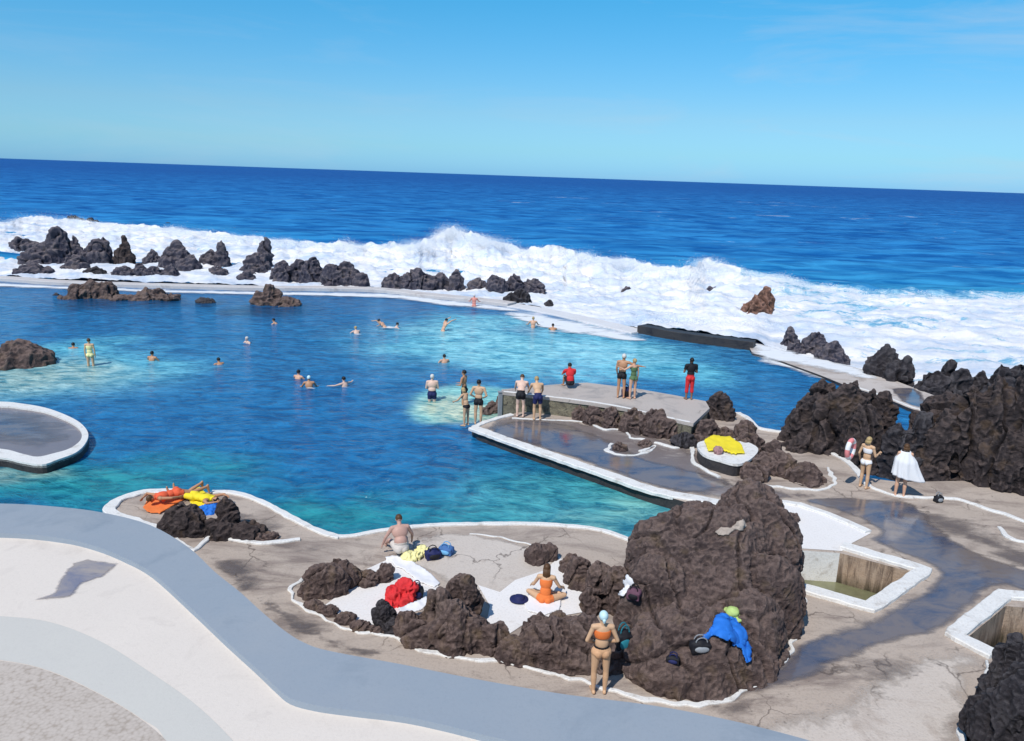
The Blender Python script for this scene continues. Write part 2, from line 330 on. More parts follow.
def rock(label, blobs, z0=DZ, m=None, name='lava_rock', cat='rock', amp=0.22, k=1.0, group=None, jag=1.0, depth=0.85, sm=0, surf=True, vox=1.0, parent=None, taper=.45, shrink=.93, zs=.7):
    """blobs: (px, py, rx_px, ry_px, gy): a lobe seen at px,py standing on the ground seen at px,gy"""
    bm = bmesh.new(); C0 = None; prev_ = []; rmax = 0; dist = 0; zlow = z0 - 0.25
    for (px, py, rx, ry, gy) in blobs:
        g = G(px, gy, z0); c = atY(px, py, g.y); s = (c - CAM).length
        rxm, rzm = rx * s / F * shrink, ry * s / F * (shrink + .05)
        if c.z < z0 - rzm * 0.2: c.z = z0 - rzm * 0.2
        if sm: ellipsoid(bm, c, rxm, rxm * depth, rzm, 3)
        else: crag(bm, c, rxm * (1 + .12 * taper), rxm * depth, rzm * (1 + .1 * taper), taper, random)
        if c.z - rzm * 0.5 > zlow: tube(bm, (c.x, c.y, zlow), (c.x, c.y, c.z - rzm * 0.1), rxm * min(.98, depth + .1), rxm * min(.9, depth), 14, False)
        if len(blobs) > 1:
            near_ = min(prev_, key=lambda q: (q[0] - c).length) if prev_ else None
            if near_ and (near_[0] - c).length < 3.2 * (near_[1] + rxm):
                lo, hi = Vector((c.x, c.y, z0)), Vector((near_[0].x, near_[0].y, z0)); r_ = min(rxm, near_[1], rzm) * .55; tube(bm, lo, hi, r_, r_, 12)
            prev_.append((c, rxm))
        if rxm > rmax: rmax = rxm; C0 = Vector((c.x, c.y, z0)); dist = s
    voxel = max(dist / F * 1.25 * k, rmax / 60) * vox
    me = biggest(remeshed(bm, voxel, 2))
    n = len(me.vertices); co = np.empty(n * 3); me.vertices.foreach_get('co', co); co = co.reshape(-1, 3)
    nr = np.array([v.normal for v in me.vertices])
    fr = 1.0 / max(rmax, 0.05); out = co.copy(); off = random.uniform(0, 500)
    rm = min(rmax, 2.2); fr = 1 / rm; pxm = dist / F; L0, L1, L2 = min(15 * pxm, rmax * .6), min(6 * pxm, rmax * .3), 2.8 * pxm
    if sm: L0, L1, L2 = rmax * .5, rmax * .2, rmax * .08
    for i in range(n):
        p = Vector(co[i]); q = (p + Vector((off, 0, 0)))
        a = noise.noise(q * fr * 0.9)
        q2 = q + Vector((noise.noise(q * fr * 1.7), noise.noise(q * fr * 1.7 + Vector((5, 5, 5))), 0)) * rm * .15
        b = .5 - abs(noise.noise(Vector((q2.x, q2.y, q2.z * zs)) * fr * 2.0 + Vector((7, 3, 1)))) * 2.2
        qz = Vector((q2.x, q2.y, q2.z * zs))
        n0 = .45 - abs(noise.noise(qz / L0)) * 2
        n1 = .4 - abs(noise.noise(Vector((q.x, q.y, q.z * (zs + 1) / 2)) / L1)) * 2
        n2 = noise.noise(q / L2)
        cr = max(0, .10 - abs(noise.noise(qz / (L0 * 2.2) + Vector((31, 3, 1))))) * 10
        d = (a * .8 + b * .4 * jag) * amp * rm + jag * (n0 * L0 * .20 + n1 * L1 * .26 + n2 * L2 * .34 - cr * L0 * .28)
        if sm: d = (noise.noise(q * fr * .9) * .22 + (.5 - abs(noise.noise(Vector((q.x * 1.0, q.y * .5, q.z * .5)) * fr * 3 + Vector((noise.noise(q * fr), 0, 0)))) * 2.6) * .22 + (.4 - abs(noise.noise(q * fr * 6))) * .10) * rm
        out[i] = co[i] + nr[i] * d
    c0 = np.array(C0); out -= c0
    me.vertices.foreach_set('co', out.ravel()); me.update()
    me.materials.clear(); me.materials.append(m or ROCK)
    me.polygons.foreach_set('use_smooth', [sm > 0] * len(me.polygons))
    if surf: add_surface(me, Matrix.Translation(C0))
    me.name = name
    o = link(name, me, parent, C0); tag(o, label, cat, group)
    return o

# ---------------------------------------------------------------- flat sheets and kerbs
def poly_mesh(name, pts3, z, bottom, material, holes=None, sidemat=None):
    """pts3: world outline; extruded down to 'bottom' (None: a sheet)"""
    loops = [[Vector((p[0], p[1], z)) for p in pts3]] + [[Vector((p[0], p[1], z)) for p in h] for h in (holes or [])]
    tris = geometry.tessellate_polygon(loops)
    verts = [v for l in loops for v in l]; faces = []
    for t in tris:
        a, b, c = (verts[i] for i in t)
        faces.append(tuple(t) if (b - a).cross(c - a).z > 0 else (t[0], t[2], t[1]))
    nt = len(faces); mi = [0] * nt
    if bottom is not None:
        base = 0; V0 = len(verts)
        verts = verts + [Vector((v.x, v.y, bottom)) for v in verts]
        for l in loops:
            for i in range(len(l)):
                j = (i + 1) % len(l); faces.append((base + i, base + j, V0 + base + j, V0 + base + i)); mi.append(1 if sidemat else 0)
            base += len(l)
    me = mesh_from(name, verts, faces, [material, sidemat] if sidemat else material)
    me.polygons.foreach_set('material_index', mi)
    return me
def P(pix, z): return [G(x, y, z) for x, y in pix]
def sheet(name, pix, z, material, bottom=None, sm=0, parent=None, sidemat=None, holes=None, wob=0):
    pts = P(pix, z)
    if sm: pts = smooth_path(pts, True, sm)
    me = poly_mesh(name, pts, z, bottom, material, holes, sidemat)
    return link(name, me, parent)
def patch(name, pix, z, material, step=0.12, parent=None, soft=0.8, csm=4):
    """irregular sheet with an 'edge' attribute (0 at rim, 1 inside) for ragged puddle margins"""
    pts = smooth_path(P(pix, z), True, csm) if csm > 1 else P(pix, z); P2 = np.array([(p.x, p.y) for p in pts])
    x0, y0 = P2.min(0) - step; x1, y1 = P2.max(0) + step
    step = max(step, math.sqrt((x1 - x0) * (y1 - y0) / 30000))
    nx, ny = int((x1 - x0) / step) + 2, int((y1 - y0) / step) + 2
    X, Y = np.meshgrid(x0 + np.arange(nx) * step, y0 + np.arange(ny) * step)
    ins = np.zeros(X.shape, bool); dm = np.full(X.shape, 1e9)
    for a, b in zip(P2, np.roll(P2, -1, 0)):
        c = ((a[1] > Y) != (b[1] > Y)); xx = (b[0] - a[0]) * (Y - a[1]) / (b[1] - a[1] + 1e-12) + a[0]
        ins ^= c & (X < xx)
        d = b - a; t = np.clip(((X - a[0]) * d[0] + (Y - a[1]) * d[1]) / (d @ d + 1e-12), 0, 1)
        dm = np.minimum(dm, np.hypot(X - a[0] - t * d[0], Y - a[1] - t * d[1]))
    sd = np.where(ins, dm, -dm)
    verts = np.stack([X.ravel(), Y.ravel(), np.full(X.size, z)], 1)
    faces = []
    for j in range(ny - 1):
        for i in range(nx - 1):
            if max(sd[j, i], sd[j + 1, i], sd[j, i + 1], sd[j + 1, i + 1]) > 0: faces.append((j * nx + i, j * nx + i + 1, (j + 1) * nx + i + 1, (j + 1) * nx + i))
    me = mesh_from(name, verts, faces, material)
    at = me.attributes.new('edge', 'FLOAT', 'POINT'); at.data.foreach_set('value', np.clip(sd.ravel() / soft, 0, 1))
    bm = bmesh.new(); bm.from_mesh(me); bmesh.ops.delete(bm, geom=[v for v in bm.verts if not v.link_faces], context='VERTS'); bm.to_mesh(me); bm.free()
    return link(name, me, parent)
def kerb(name, pix, z, width, height, material=None, closed=False, sm=5, parent=None, wob=0.0, base=None, raw=None):
    pts = raw if raw else P(pix, z)
    if sm: pts = smooth_path(pts, closed, sm)
    base = z - 0.05 if base is None else base
    st_ = max(.07, width * .35); q = list(pts) + ([pts[0]] if closed else []); pts = []
    for a, b in zip(q, q[1:]):
        m_ = max(1, min(60, int((b - a).length / st_))); pts += [a.lerp(b, k / m_) for k in range(m_)]
    if not closed: pts.append(q[-1])
    n = len(pts); vs = []; fs = []; ch = min(.03, width * .12)
    for i, p in enumerate(pts):
        a = pts[i - 1] if (i or closed) else p; b = pts[(i + 1) % n] if (i < n - 1 or closed) else p
        d = (b - a); d.z = 0; d.normalize(); nn = Vector((-d.y, d.x, 0))
        w = width / 2 * (1 + wob * noise.noise(p * 1.7)) ; c = Vector((p.x, p.y, 0)) + nn * wob * 0.12 * noise.noise(p * 3.1 + Vector((9, 9, 9)))
        h = height * (1 + 0.15 * wob * noise.noise(p * 2.3)); bv = min(0.02, height * 0.3)
        for off, zz in ((-w, base), (-w, z + h - bv), (-w + bv, z + h), (w - bv, z + h), (w, z + h - bv), (w, base)):
            v = c + nn * off; j_ = Vector((v.x * 4, v.y * 4, zz * 4)); v = v + nn * ch * noise.noise(j_); vs.append((v.x, v.y, zz + (ch * .5 * (noise.noise(j_ + Vector((3, 8, 1))) - .3 * max(0, noise.noise(j_ * 2.2))) if zz > base else 0)))
    m = n if closed else n - 1
    for i in range(m):
        j = (i + 1) % n
        for q in range(5): fs.append((i * 6 + q, i * 6 + q + 1, j * 6 + q + 1, j * 6 + q))
    if not closed: fs += [tuple(range(6)), tuple((n - 1) * 6 + q for q in range(5, -1, -1))]
    me = mesh_from(name, vs, fs, material or WHITE)
    bm = bmesh.new(); bm.from_mesh(me); bmesh.ops.recalc_face_normals(bm, faces=bm.faces[:]); bm.to_mesh(me); bm.free()
    return link(name, me, parent)

# ================================================================ WORLD, SUN, CAMERA
sc = bpy.context.scene
sun_vec = Vector((-0.50, -0.80, 1.25)).normalized()
elev = math.asin(sun_vec.z); rot = math.atan2(sun_vec.x, sun_vec.y)
w = bpy.data.worlds.new('World'); sc.world = w; w.use_nodes = True
t = NT(w); bg = t.n['Background']
sky = t.new('ShaderNodeTexSky'); sky.sky_type = 'NISHITA'; sky.sun_disc = False
sky.sun_elevation = elev; sky.sun_rotation = rot % (2 * math.pi); sky.altitude = 0; sky.air_density = 1.0; sky.dust_density = 0.3; sky.ozone_density = 2.5
tc = t.new('ShaderNodeTexCoord'); sx = t.new('ShaderNodeSeparateXYZ'); t.link(tc.outputs['Generated'], sx.inputs[0])
grad = t.ramp(sx.outputs['Z'], [(0.0, (0.33, 0.79, 1.58, 1)), (0.03, (0.41, 0.82, 1.27, 1)), (0.07, (0.49, 0.84, 1.14, 1)), (0.20, (0.28, 0.99, 1.27, 1)), (0.7, (0.7, 0.95, 1.1, 1))])
c = t.mix(1.0, sky.outputs[0], grad, 'MULTIPLY')
mp = t.new('ShaderNodeMapping'); mp.inputs['Scale'].default_value = (1.6, 1.6, 11); t.link(tc.outputs['Generated'], mp.inputs['Vector'])
cn = t.noise(mp.outputs[0], 1.7, 7, 0.62, 0.5)
# thin haze streaks low on the right
fx = t.new('ShaderNodeMapRange'); t.link(sx.outputs['X'], fx.inputs[0]); fx.inputs[1].default_value = -0.1; fx.inputs[2].default_value = 0.5; fx.inputs[3].default_value = 0.12; fx.inputs[4].default_value = 0.28
cf = t.ramp(cn, [(0.5, bw(0)), (0.68, bw(1))]); mm = t.new('ShaderNodeMath', operation='MULTIPLY'); t.link(cf, mm.inputs[0]); t.link(fx.outputs[0], mm.inputs[1])
c = t.mix(mm.outputs[0], c, (5.0, 5.8, 6.8, 1))
t.link(c, bg.inputs['Color']); bg.inputs['Strength'].default_value = 0.11
sd = bpy.data.lights.new('sun', 'SUN'); sd.energy = 3.9; sd.angle = math.radians(0.5); sd.color = (1.0, 0.955, 0.89)
so = bpy.data.objects.new('sun', sd); col.objects.link(so); so.rotation_euler = sun_vec.to_track_quat('Z', 'Y').to_euler(); so.location = (-20, -30, 60)
cd = bpy.data.cameras.new('camera'); cam = bpy.data.objects.new('camera', cd); col.objects.link(cam); sc.camera = cam
cd.sensor_width = 36; cd.lens = 36 * F / W; cd.clip_end = 90000; cd.clip_start = 0.1
M = Matrix((RT, UP, -FW)).transposed().to_4x4(); M.translation = CAM; cam.matrix_world = M
sc.view_settings.view_transform = 'Standard'; sc.view_settings.look = 'None'; sc.view_settings.exposure = 0; sc.view_settings.gamma = 1
sc.render.resolution_x = W; sc.render.resolution_y = H

# ================================================================ WATER
deck_pix = [(107, 509), (113, 502), (124, 496), (150, 491), (190, 492), (230, 492), (252, 498), (270, 506), (290, 517), (312, 528), (326, 534), (338, 537), (352, 536), (375, 532), (400, 528), (430, 525.5), (470, 524), (510, 523.5), (550, 524.5), (590, 528), (612, 533), (630, 540), (660, 545), (700, 525), (692, 504), (655, 493), (600, 474), (540, 453), (500, 439), (478, 431), (472, 426), (490, 420), (520, 412), (560, 404), (620, 404), (690, 415), (722, 412), (738, 412), (748, 418), (757, 427), (770, 430), (785, 433), (792, 436), (829, 451), (850, 463), (868, 478), (900, 482), (1000, 480), (1150, 500), (1500, 640), (1500, 1100), (500, 900), (210, 680), (130, 590), (112, 545), (112, 520)]
WALLPIX = [(-160, 276), (0, 280), (100, 286), (250, 290), (380, 292), (450, 300), (512, 306), (560, 314), (600, 323), (640, 333), (700, 342), (757, 350), (800, 360), (850, 373), (900, 388), (968, 404), (1100, 430), (1300, 470)]
wallW = [(g.x, g.y) for g in P(WALLPIX, 0.1)]
def gauss_blobs(X, Y, blobs, z=0.0):
    """blobs: (px, py, rx_px, ry_px, sharp) -> mask"""
    out = np.zeros(X.shape)
    for (px, py, rx, ry, s) in blobs:
        c = G(px, py, z); e = G(px + rx, py, z); n = G(px, py - ry, z)
        ax = (e - c).length; ay = (n - c).length
        d = np.sqrt(((X - c.x) / ax) ** 2 + ((Y - c.y) / ay) ** 2)
        out = np.maximum(out, 1 / (1 + np.exp((d - 1) * s)))
    return out
def set_col(me, arr):
    at = me.attributes.new('wcol', 'FLOAT_COLOR', 'POINT'); a = np.ones((len(me.vertices), 4)); a[:, :3] = arr; at.data.foreach_set('color', a.ravel())
def vnoise(X, Y, s, seed=0):
    return np.array([noise.noise(Vector((x * s + seed, y * s, seed))) for x, y in zip(X.ravel(), Y.ravel())]).reshape(X.shape)
def pool_water():
    step = 0.28
    xs = np.arange(-62, 62, step); ys = np.arange(6, 78, step); X, Y = np.meshgrid(xs, ys)
    wn = vnoise(X, Y, 0.22, 3) ; wn2 = vnoise(X, Y, 0.9, 9)
    Xw, Yw = X + wn * 2.2 + wn2 * .5, Y + wn * 2.6 + wn2 * .6
    deep = np.array([0.008, 0.125, 0.33]); mid = np.array([0.012, 0.165, 0.39]); cyan = np.array([0.11, 0.49, 0.64]); teal = np.array([0.010, 0.195, 0.26]); green = np.array([0.10, 0.48, 0.47]); cream = np.array([0.38, 0.52, 0.42])
    C = np.ones(X.shape + (3,)) * deep
    def lay(blobs, c, k=1.0, warp=True):
        nonlocal C
        m = gauss_blobs(Xw if warp else X + wn2 * .25, Yw if warp else Y + wn2 * .25, blobs)[..., None] * k; C = C * (1 - m) + c * m
    lay([(130, 330, 230, 40, 3), (600, 340, 220, 40, 3), (330, 320, 200, 25, 3)], mid, .6)
    lay([(430, 525, 260, 26, 3), (60, 484, 120, 20, 3), (600, 492, 120, 30, 3)], teal, .9)
    lay([(540, 347, 140, 20, 5), (440, 345, 55, 11, 6), (480, 322, 60, 8, 5), (640, 370, 80, 12, 5)], cyan, .9)
    lay([(530, 348, 95, 13, 4), (460, 332, 60, 7, 4), (620, 356, 50, 8, 4)], np.array([.24, .66, .76]), .75)
    lay([(95, 302, 42, 6, 5), (156, 303, 32, 5, 5), (272, 310, 38, 7, 5), (205, 305, 14, 3, 5)], np.array([.008, .04, .10]), .7)  # rock shadows and dark submerged bases painted into the water colour
    lay([(700, 372, 30, 9, 4)], cyan, .5)
    lay([(110, 368, 80, 17, 5), (20, 374, 130, 18, 5), (70, 350, 50, 8, 5)], cyan, .9)
    lay([(50, 376, 75, 12, 4)], cream, .6)
    lay([(95, 484, 110, 16, 4), (30, 478, 70, 14, 4), (330, 510, 60, 12, 4)], np.array([0.02, 0.26, 0.29]), .7)
    lay([(20, 474, 40, 6, 4)], cream, .45)
    lay([(470, 402, 54, 17, 14), (440, 408, 28, 13, 12)], np.array([0.20, 0.56, 0.55]), .97, False)
    lay([(470, 414, 34, 8, 9), (447, 406, 26, 10, 7)], np.array([.45, .60, .46]), .85, False)
    lay([(610, 505, 70, 20, 3), (520, 500, 60, 20, 3)], green, .45)
    lay([(630, 512, 28, 12, 4), (590, 520, 40, 6, 5)], np.array([0.2, 0.5, 0.46]), .5)
    lay([(575, 324, 50, 5, 5), (535, 316, 20, 4, 5), (625, 331, 20, 3, 5)], np.array([.62, .70, .74]), .85)
    wy = np.interp(X, [p[0] for p in wallW], [p[1] for p in wallW])
    Z = 0.02 * vnoise(X, Y, 0.6, 21)
    keep = Y < wy + 0.6
    D2 = [(g.x, g.y) for g in P(deck_pix, DZ)]; ins = np.zeros(X.shape, bool)
    for a, b in zip(D2, D2[1:] + D2[:1]):
        ins ^= ((a[1] > Y) != (b[1] > Y)) & (X < (b[0] - a[0]) * (Y - a[1]) / (b[1] - a[1] + 1e-12) + a[0])
    core = ins.copy()
    for _ in range(3):
        core[1:-1, 1:-1] = core[1:-1, 1:-1] & core[:-2, 1:-1] & core[2:, 1:-1] & core[1:-1, :-2] & core[1:-1, 2:]
    keep &= ~core
    verts = np.stack([X.ravel(), Y.ravel(), Z.ravel()], 1); ny, nx = X.shape
    fs = [(j * nx + i, j * nx + i + 1, (j + 1) * nx + i + 1, (j + 1) * nx + i) for j in range(ny - 1) for i in range(nx - 1) if keep[j, i]]
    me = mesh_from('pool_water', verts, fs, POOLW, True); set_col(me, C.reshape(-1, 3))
    bm = bmesh.new(); bm.from_mesh(me); bmesh.ops.delete(bm, geom=[v for v in bm.verts if not v.link_faces], context='VERTS'); bm.to_mesh(me); bm.free()
    tag(link('pool_water', me), kind='structure')
pool_water()
TOPY = [(-140, 216), (0, 222), (40, 217), (90, 221), (150, 226), (250, 236), (330, 244), (420, 244), (438, 233), (452, 228), (468, 234), (520, 247), (560, 248), (610, 260), (625, 257), (650, 265), (690, 268), (705, 261), (740, 268), (800, 281), (900, 289), (1024, 293), (1200, 300)]
CRH = [(-140, 0.9), (300, 1.0), (410, 1.4), (450, 2.9), (520, 1.7), (620, 1.4), (700, 1.6), (760, 1.0), (820, .5), (1024, .35)]
INY = [(-160, 272), (0, 277), (250, 286), (450, 297), (512, 304), (640, 332), (757, 348), (830, 365), (900, 386), (968, 401), (1200, 440)]
crest_pts = []
def surf():
    cols = list(np.arange(-150, 1180, 1.7)); NR = 110; NB = 26
    V = []; D = []
    for px in cols:
        h = lerpl(CRH, px); yt = lerpl(TOPY, px) + 2.5 * noise.noise(Vector((px * 0.06, 0, 0))) + 1.2 * noise.noise(Vector((px * 0.2, 4, 0)))
        I = G(px, lerpl(INY, px), -0.1); Cp = G(px, yt, h); Cp.z = 0; I.z = 0
        dirv = (Cp - I); L = dirv.length; brk = noise.noise(Vector((px * 0.021, 3, 7))); dirv.normalize()
        crest_pts.append((px, Cp.copy(), h))
        for r in range(NR + NB):
            if r < NR:
                u = r / (NR - 1); p = I + dirv * L * u; z = h * (max(0, (u - 0.35)) / 0.65) ** 2.2
                n1 = noise.fractal(Vector((p.x * 0.45, p.y * 0.45, z * .4)), 0.8, 2.1, 5)
                z += (0.22 + 1.0 * h * u * (1 - 0.6 * u) * 0.5) * n1 + 0.10
                if 636 < px < 770: z += .42 * max(0, 1 - u * 2.2) * min(1, (px - 636) / 10, (770 - px) / 15)
                d = 0.62 - .10 * max(0, noise.noise(Vector((p.x * .09, p.y * .13, 5)))) * (u < .8) if px < 760 else 0.62 - 0.085 * min(1, (px - 760) / 100) + .05 * noise.noise(Vector((p.x * .06, p.y * .1, 2))) * 2
                if u > .85: d -= max(0, brk) * (u - .85) * 1.2 if px < 740 else (u - .85) * 1.5
            else:
                u = (r - NR + 1) / NB; p = Cp + dirv * (u * 9.0); z = h * (1 - u) ** 1.6 - 0.35 * u
                n1 = noise.fractal(Vector((p.x * 0.35, p.y * 0.35, 0)), 0.8, 2.1, 4); z += 0.15 * n1 * (1 - u) + 0.1 * (1 - u)
                d = (0.6 if px < 740 else 0.4) - u * 1.1
            V.append((p.x, p.y, z - 0.1)); D.append(d)
    n = NR + NB; fs = [(i * n + j, (i + 1) * n + j, (i + 1) * n + j + 1, i * n + j + 1) for i in range(len(cols) - 1) for j in range(n - 1)]
    me = mesh_from('surf', V, fs, FOAM, True); at = me.attributes.new('dens', 'FLOAT', 'POINT'); at.data.foreach_set('value', D)
    tag(link('surf', me), kind='structure')
    # wind-blown spray above the crest: thousands of droplets clumps
    rg = np.random.default_rng(3); cp = [q for q in crest_pts if q[0] < 830 or rg.random() < .15]
    PX = np.array([q[0] for q in cp]); CX = np.array([[q[1].x, q[1].y, q[2]] for q in cp])
    puff = np.array([0.35 + 1.5 * max(0, noise.noise(Vector((x * 0.03, 9, 0))) + .12) + .5 * max(0, noise.noise(Vector((x * 0.11, 2, 0)))) for x in PX])
    wgt = puff / puff.sum(); N = 300000; k = rg.choice(len(cp), N, p=wgt); c0 = CX[k]
    Zs = c0[:, 2] * (0.78 + 0.24 * rg.random(N)) + np.abs(rg.normal(0, 1, N)) ** 1.3 * .17 * puff[k] * np.minimum(1, c0[:, 2])
    Pp = [np.stack([c0[:, 0] + rg.normal(0, .35, N), c0[:, 1] - rg.random(N) ** 1.5 * 5 + rg.normal(0, .3, N), Zs - .1], 1)]
    for (px, py, rx, ry, cnt) in [(452, 233, 13, 9, 34000), (425, 243, 20, 6, 12000), (485, 241, 24, 7, 15000), (620, 261, 14, 5, 9000), (708, 263, 16, 7, 11000), (560, 252, 30, 5, 9000), (45, 219, 26, 6, 11000), (760, 287, 26, 10, 7000), (660, 270, 40, 5, 6000), (150, 228, 60, 3, 6000), (700, 320, 60, 4, 4000)]:
        g = G(px, lerpl(TOPY, px) + 3, lerpl(CRH, px)) if py < 300 else G(px, 328, 0)
        q = atY(px, py, g.y); sc_ = (q - CAM).length / F
        Pp.append(np.stack([q.x + rg.normal(0, rx * sc_ * .6, cnt), q.y + rg.normal(0, 1.0, cnt), q.z + rg.normal(-ry * sc_ * .35, ry * sc_ * .5, cnt)], 1))
    Pp = np.concatenate(Pp); Pp = Pp[Pp[:, 2] > 0]; N = len(Pp)
    S = rg.uniform(.009, .028, (N, 1, 1)); T = (Pp[:, None, :] + rg.normal(0, 1, (N, 3, 3)) * S).reshape(-1, 3)
    vs = T; f2 = np.arange(N * 3).reshape(-1, 3).tolist()
    SP = plain('spray_white', (0.84, 0.86, 0.88), 0.9, .02)
    tag(link('sea_spray', mesh_from('sea_spray', vs, f2, SP)), 'white spray blown off the breaking wave beyond the seawall', 'spray', kind='stuff')
surf()
def sea():
    nr, na = 620, 460
    rr = 46 * (26000 / 46) ** (np.linspace(0, 1, nr) ** 1.35); aa = np.radians(np.linspace(-46, 46, na))
    R_, A = np.meshgrid(rr, aa, indexing='ij'); X = R_ * np.sin(A); Y = R_ * np.cos(A)
    fade = np.clip((R_ - 60) / 40, 0, 1) * np.exp(-R_ / 700)
    Z = 0.5 * np.sin(Y * 0.26 + 1.6 * vnoise(X, Y, 0.012, 5)) * fade
    Z += (0.55 * vnoise(X, Y * 2.2, 0.07, 8) + 0.3 * vnoise(X, Y * 2, 0.22, 2)) * fade
    far = np.array([0.006, 0.085, 0.32]); near = np.array([0.015, 0.195, 0.49]); turq = np.array([0.03, 0.33, 0.56])
    k = np.clip((np.log(R_) - math.log(90)) / (math.log(1200) - math.log(90)), 0, 1)[..., None]
    C = near * (1 - k) + far * k
    cr = [(c.x, c.y) for _, c, _ in crest_pts]; cy = np.interp(X, [p[0] for p in cr], [p[1] for p in cr])
    dd = Y - cy + 5 * vnoise(X, Y, .06, 31); tm = (np.exp(-np.clip(dd, 0, 99) / 16) * (0.45 + .45 * np.clip(X / 30, 0, 1)))[..., None]
    C = C * (1 - tm) + turq * tm
    caps = np.where(R_ < 500, 0.055 + .05 * np.exp(-np.clip(dd, 0, 200) / 15) + 0.035 * np.clip(X / 60, -0.5, 1), -0.01) - np.clip(R_ - 500, 0, 600) / 4000
    V = np.stack([X.ravel(), Y.ravel(), Z.ravel() - 0.32], 1)
    I = np.arange(nr * na).reshape(nr, na); fs = np.stack([I[:-1, :-1].ravel(), I[1:, :-1].ravel(), I[1:, 1:].ravel(), I[:-1, 1:].ravel()], 1)[:, ::-1]
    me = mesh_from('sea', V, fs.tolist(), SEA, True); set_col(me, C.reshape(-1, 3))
    at = me.attributes.new('caps', 'FLOAT', 'POINT'); at.data.foreach_set('value', caps.ravel())
    tag(link('sea', me), kind='structure')
sea()
# sea bed below everything, so nothing is open underneath
me = poly_mesh('seabed', [(-120, -20), (120, -20), (120, 90), (-120, 90)], -2.5, None, DARKW); tag(link('seabed', me), kind='structure')

# ================================================================ DECKS
pool1 = [(780, 549), (840, 553), (916, 573), (868, 604), (788, 583)]
pool2 = [(967, 638), (1006, 606), (1075, 612), (1075, 700), (992, 654)]
h1, h2 = P(pool1, DZ), P(pool2, DZ)
dm = poly_mesh('concrete_deck', P(deck_pix, DZ), DZ, -2.0, DECK, [h1, h2], DARKW)
deck = tag(link('concrete_deck', dm), kind='structure'); add_surface(dm)
# rim paint of the deck along the pool
kerb('white_edge', [(340, 537.5), (326, 534.5), (312, 528.5), (290, 517.5), (270, 506.5), (252, 498.5), (232, 493), (212, 492.5)], DZ, 0.20, 0.05, parent=deck, wob=.2)
kerb('white_edge', [(336, 537.5), (352, 536.5), (375, 532.5), (400, 528.8), (430, 526.2), (470, 524.7), (510, 524.3), (550, 525.3), (590, 529), (612, 534), (632, 542)], DZ, 0.16, 0.05, parent=deck, wob=.2)
kerb('white_edge', [(180, 493), (150, 492.5), (126, 498), (111, 507), (112, 514), (126, 519), (140, 524), (156, 530)], DZ, 0.30, 0.06, parent=deck, wob=.3)
kerb('white_edge', [(175, 540), (183, 546), (194, 551), (204, 543), (213, 537), (235, 540), (262, 544), (300, 540)], DZ, 0.15, 0.05, parent=deck, wob=.3, sm=2)
# pier kerb
kerb('white_edge', [(473, 428), (500, 438), (540, 452), (600, 472.5), (655, 491.5), (700, 500), (730, 506)], DZ, 0.42, 0.06, parent=deck, sm=3)
kerb('white_edge', [(474, 427.5), (490, 421), (512, 415)], DZ, 0.22, 0.05, parent=deck, sm=3)
kerb('white_edge', [(738, 413.5), (748, 419), (757, 428), (770, 431), (785, 433.5), (792, 437), (829, 452), (850, 464), (868, 486)], DZ, 0.22, 0.06, parent=deck, sm=3)
kerb('white_edge', [(868, 486), (887, 494), (905, 497), (933, 498.5), (950, 499), (962, 501), (982, 508), (1003, 514), (1024, 522), (1060, 530)], DZ, 0.13, 0.05, parent=deck, wob=.5)
# outline round the foreground rock garden
outline = [(330, 566), (300, 580), (291, 594), (300, 606), (325, 618), (352, 632), (378, 634), (400, 641), (430, 652), (470, 660), (505, 664), (540, 672), (580, 682), (610, 690), (640, 699), (680, 705), (715, 703), (745, 692), (765, 680), (785, 662), (795, 640), (797, 622), (802, 605), (799, 592)]
kerb('white_edge', outline, DZ, 0.085, 0.035, parent=deck, wob=1.0, sm=4)
kerb('white_edge', [(470, 533.5), (500, 538), (530, 545), (560, 560), (580, 580)], DZ, 0.05, 0.02, parent=deck, wob=.6)
kerb('white_edge', [(584, 418), (592, 424), (603, 430), (622, 430), (632, 438), (645, 440)], DZ, 0.12, 0.04, parent=deck, wob=1)
kerb('white_edge', [(512, 418.5), (545, 420), (584, 422)], DZ, 0.08, 0.03, parent=deck, wob=.5)
kerb('white_edge', [(612, 444), (608, 452), (630, 456), (648, 452), (655, 446), (640, 452)], DZ, 0.12, 0.04, parent=deck, wob=1)
kerb('white_edge', [(655, 443), (675, 448), (692, 446), (694, 463), (720, 478)], DZ, 0.14, 0.05, parent=deck, wob=.6)
kerb('white_edge', [(750, 483), (780, 488), (820, 490), (834, 483), (828, 468)], DZ, 0.12, 0.04, parent=deck, wob=.8)
kerb('white_edge', [(1000, 528), (1012, 540), (1040, 544)], DZ, 0.10, 0.05, parent=deck, wob=.8)
kerb('white_edge', [(985, 662), (988, 682), (983, 700), (966, 722), (962, 745), (955, 765)], DZ, 0.13, 0.06, parent=deck, wob=.8)
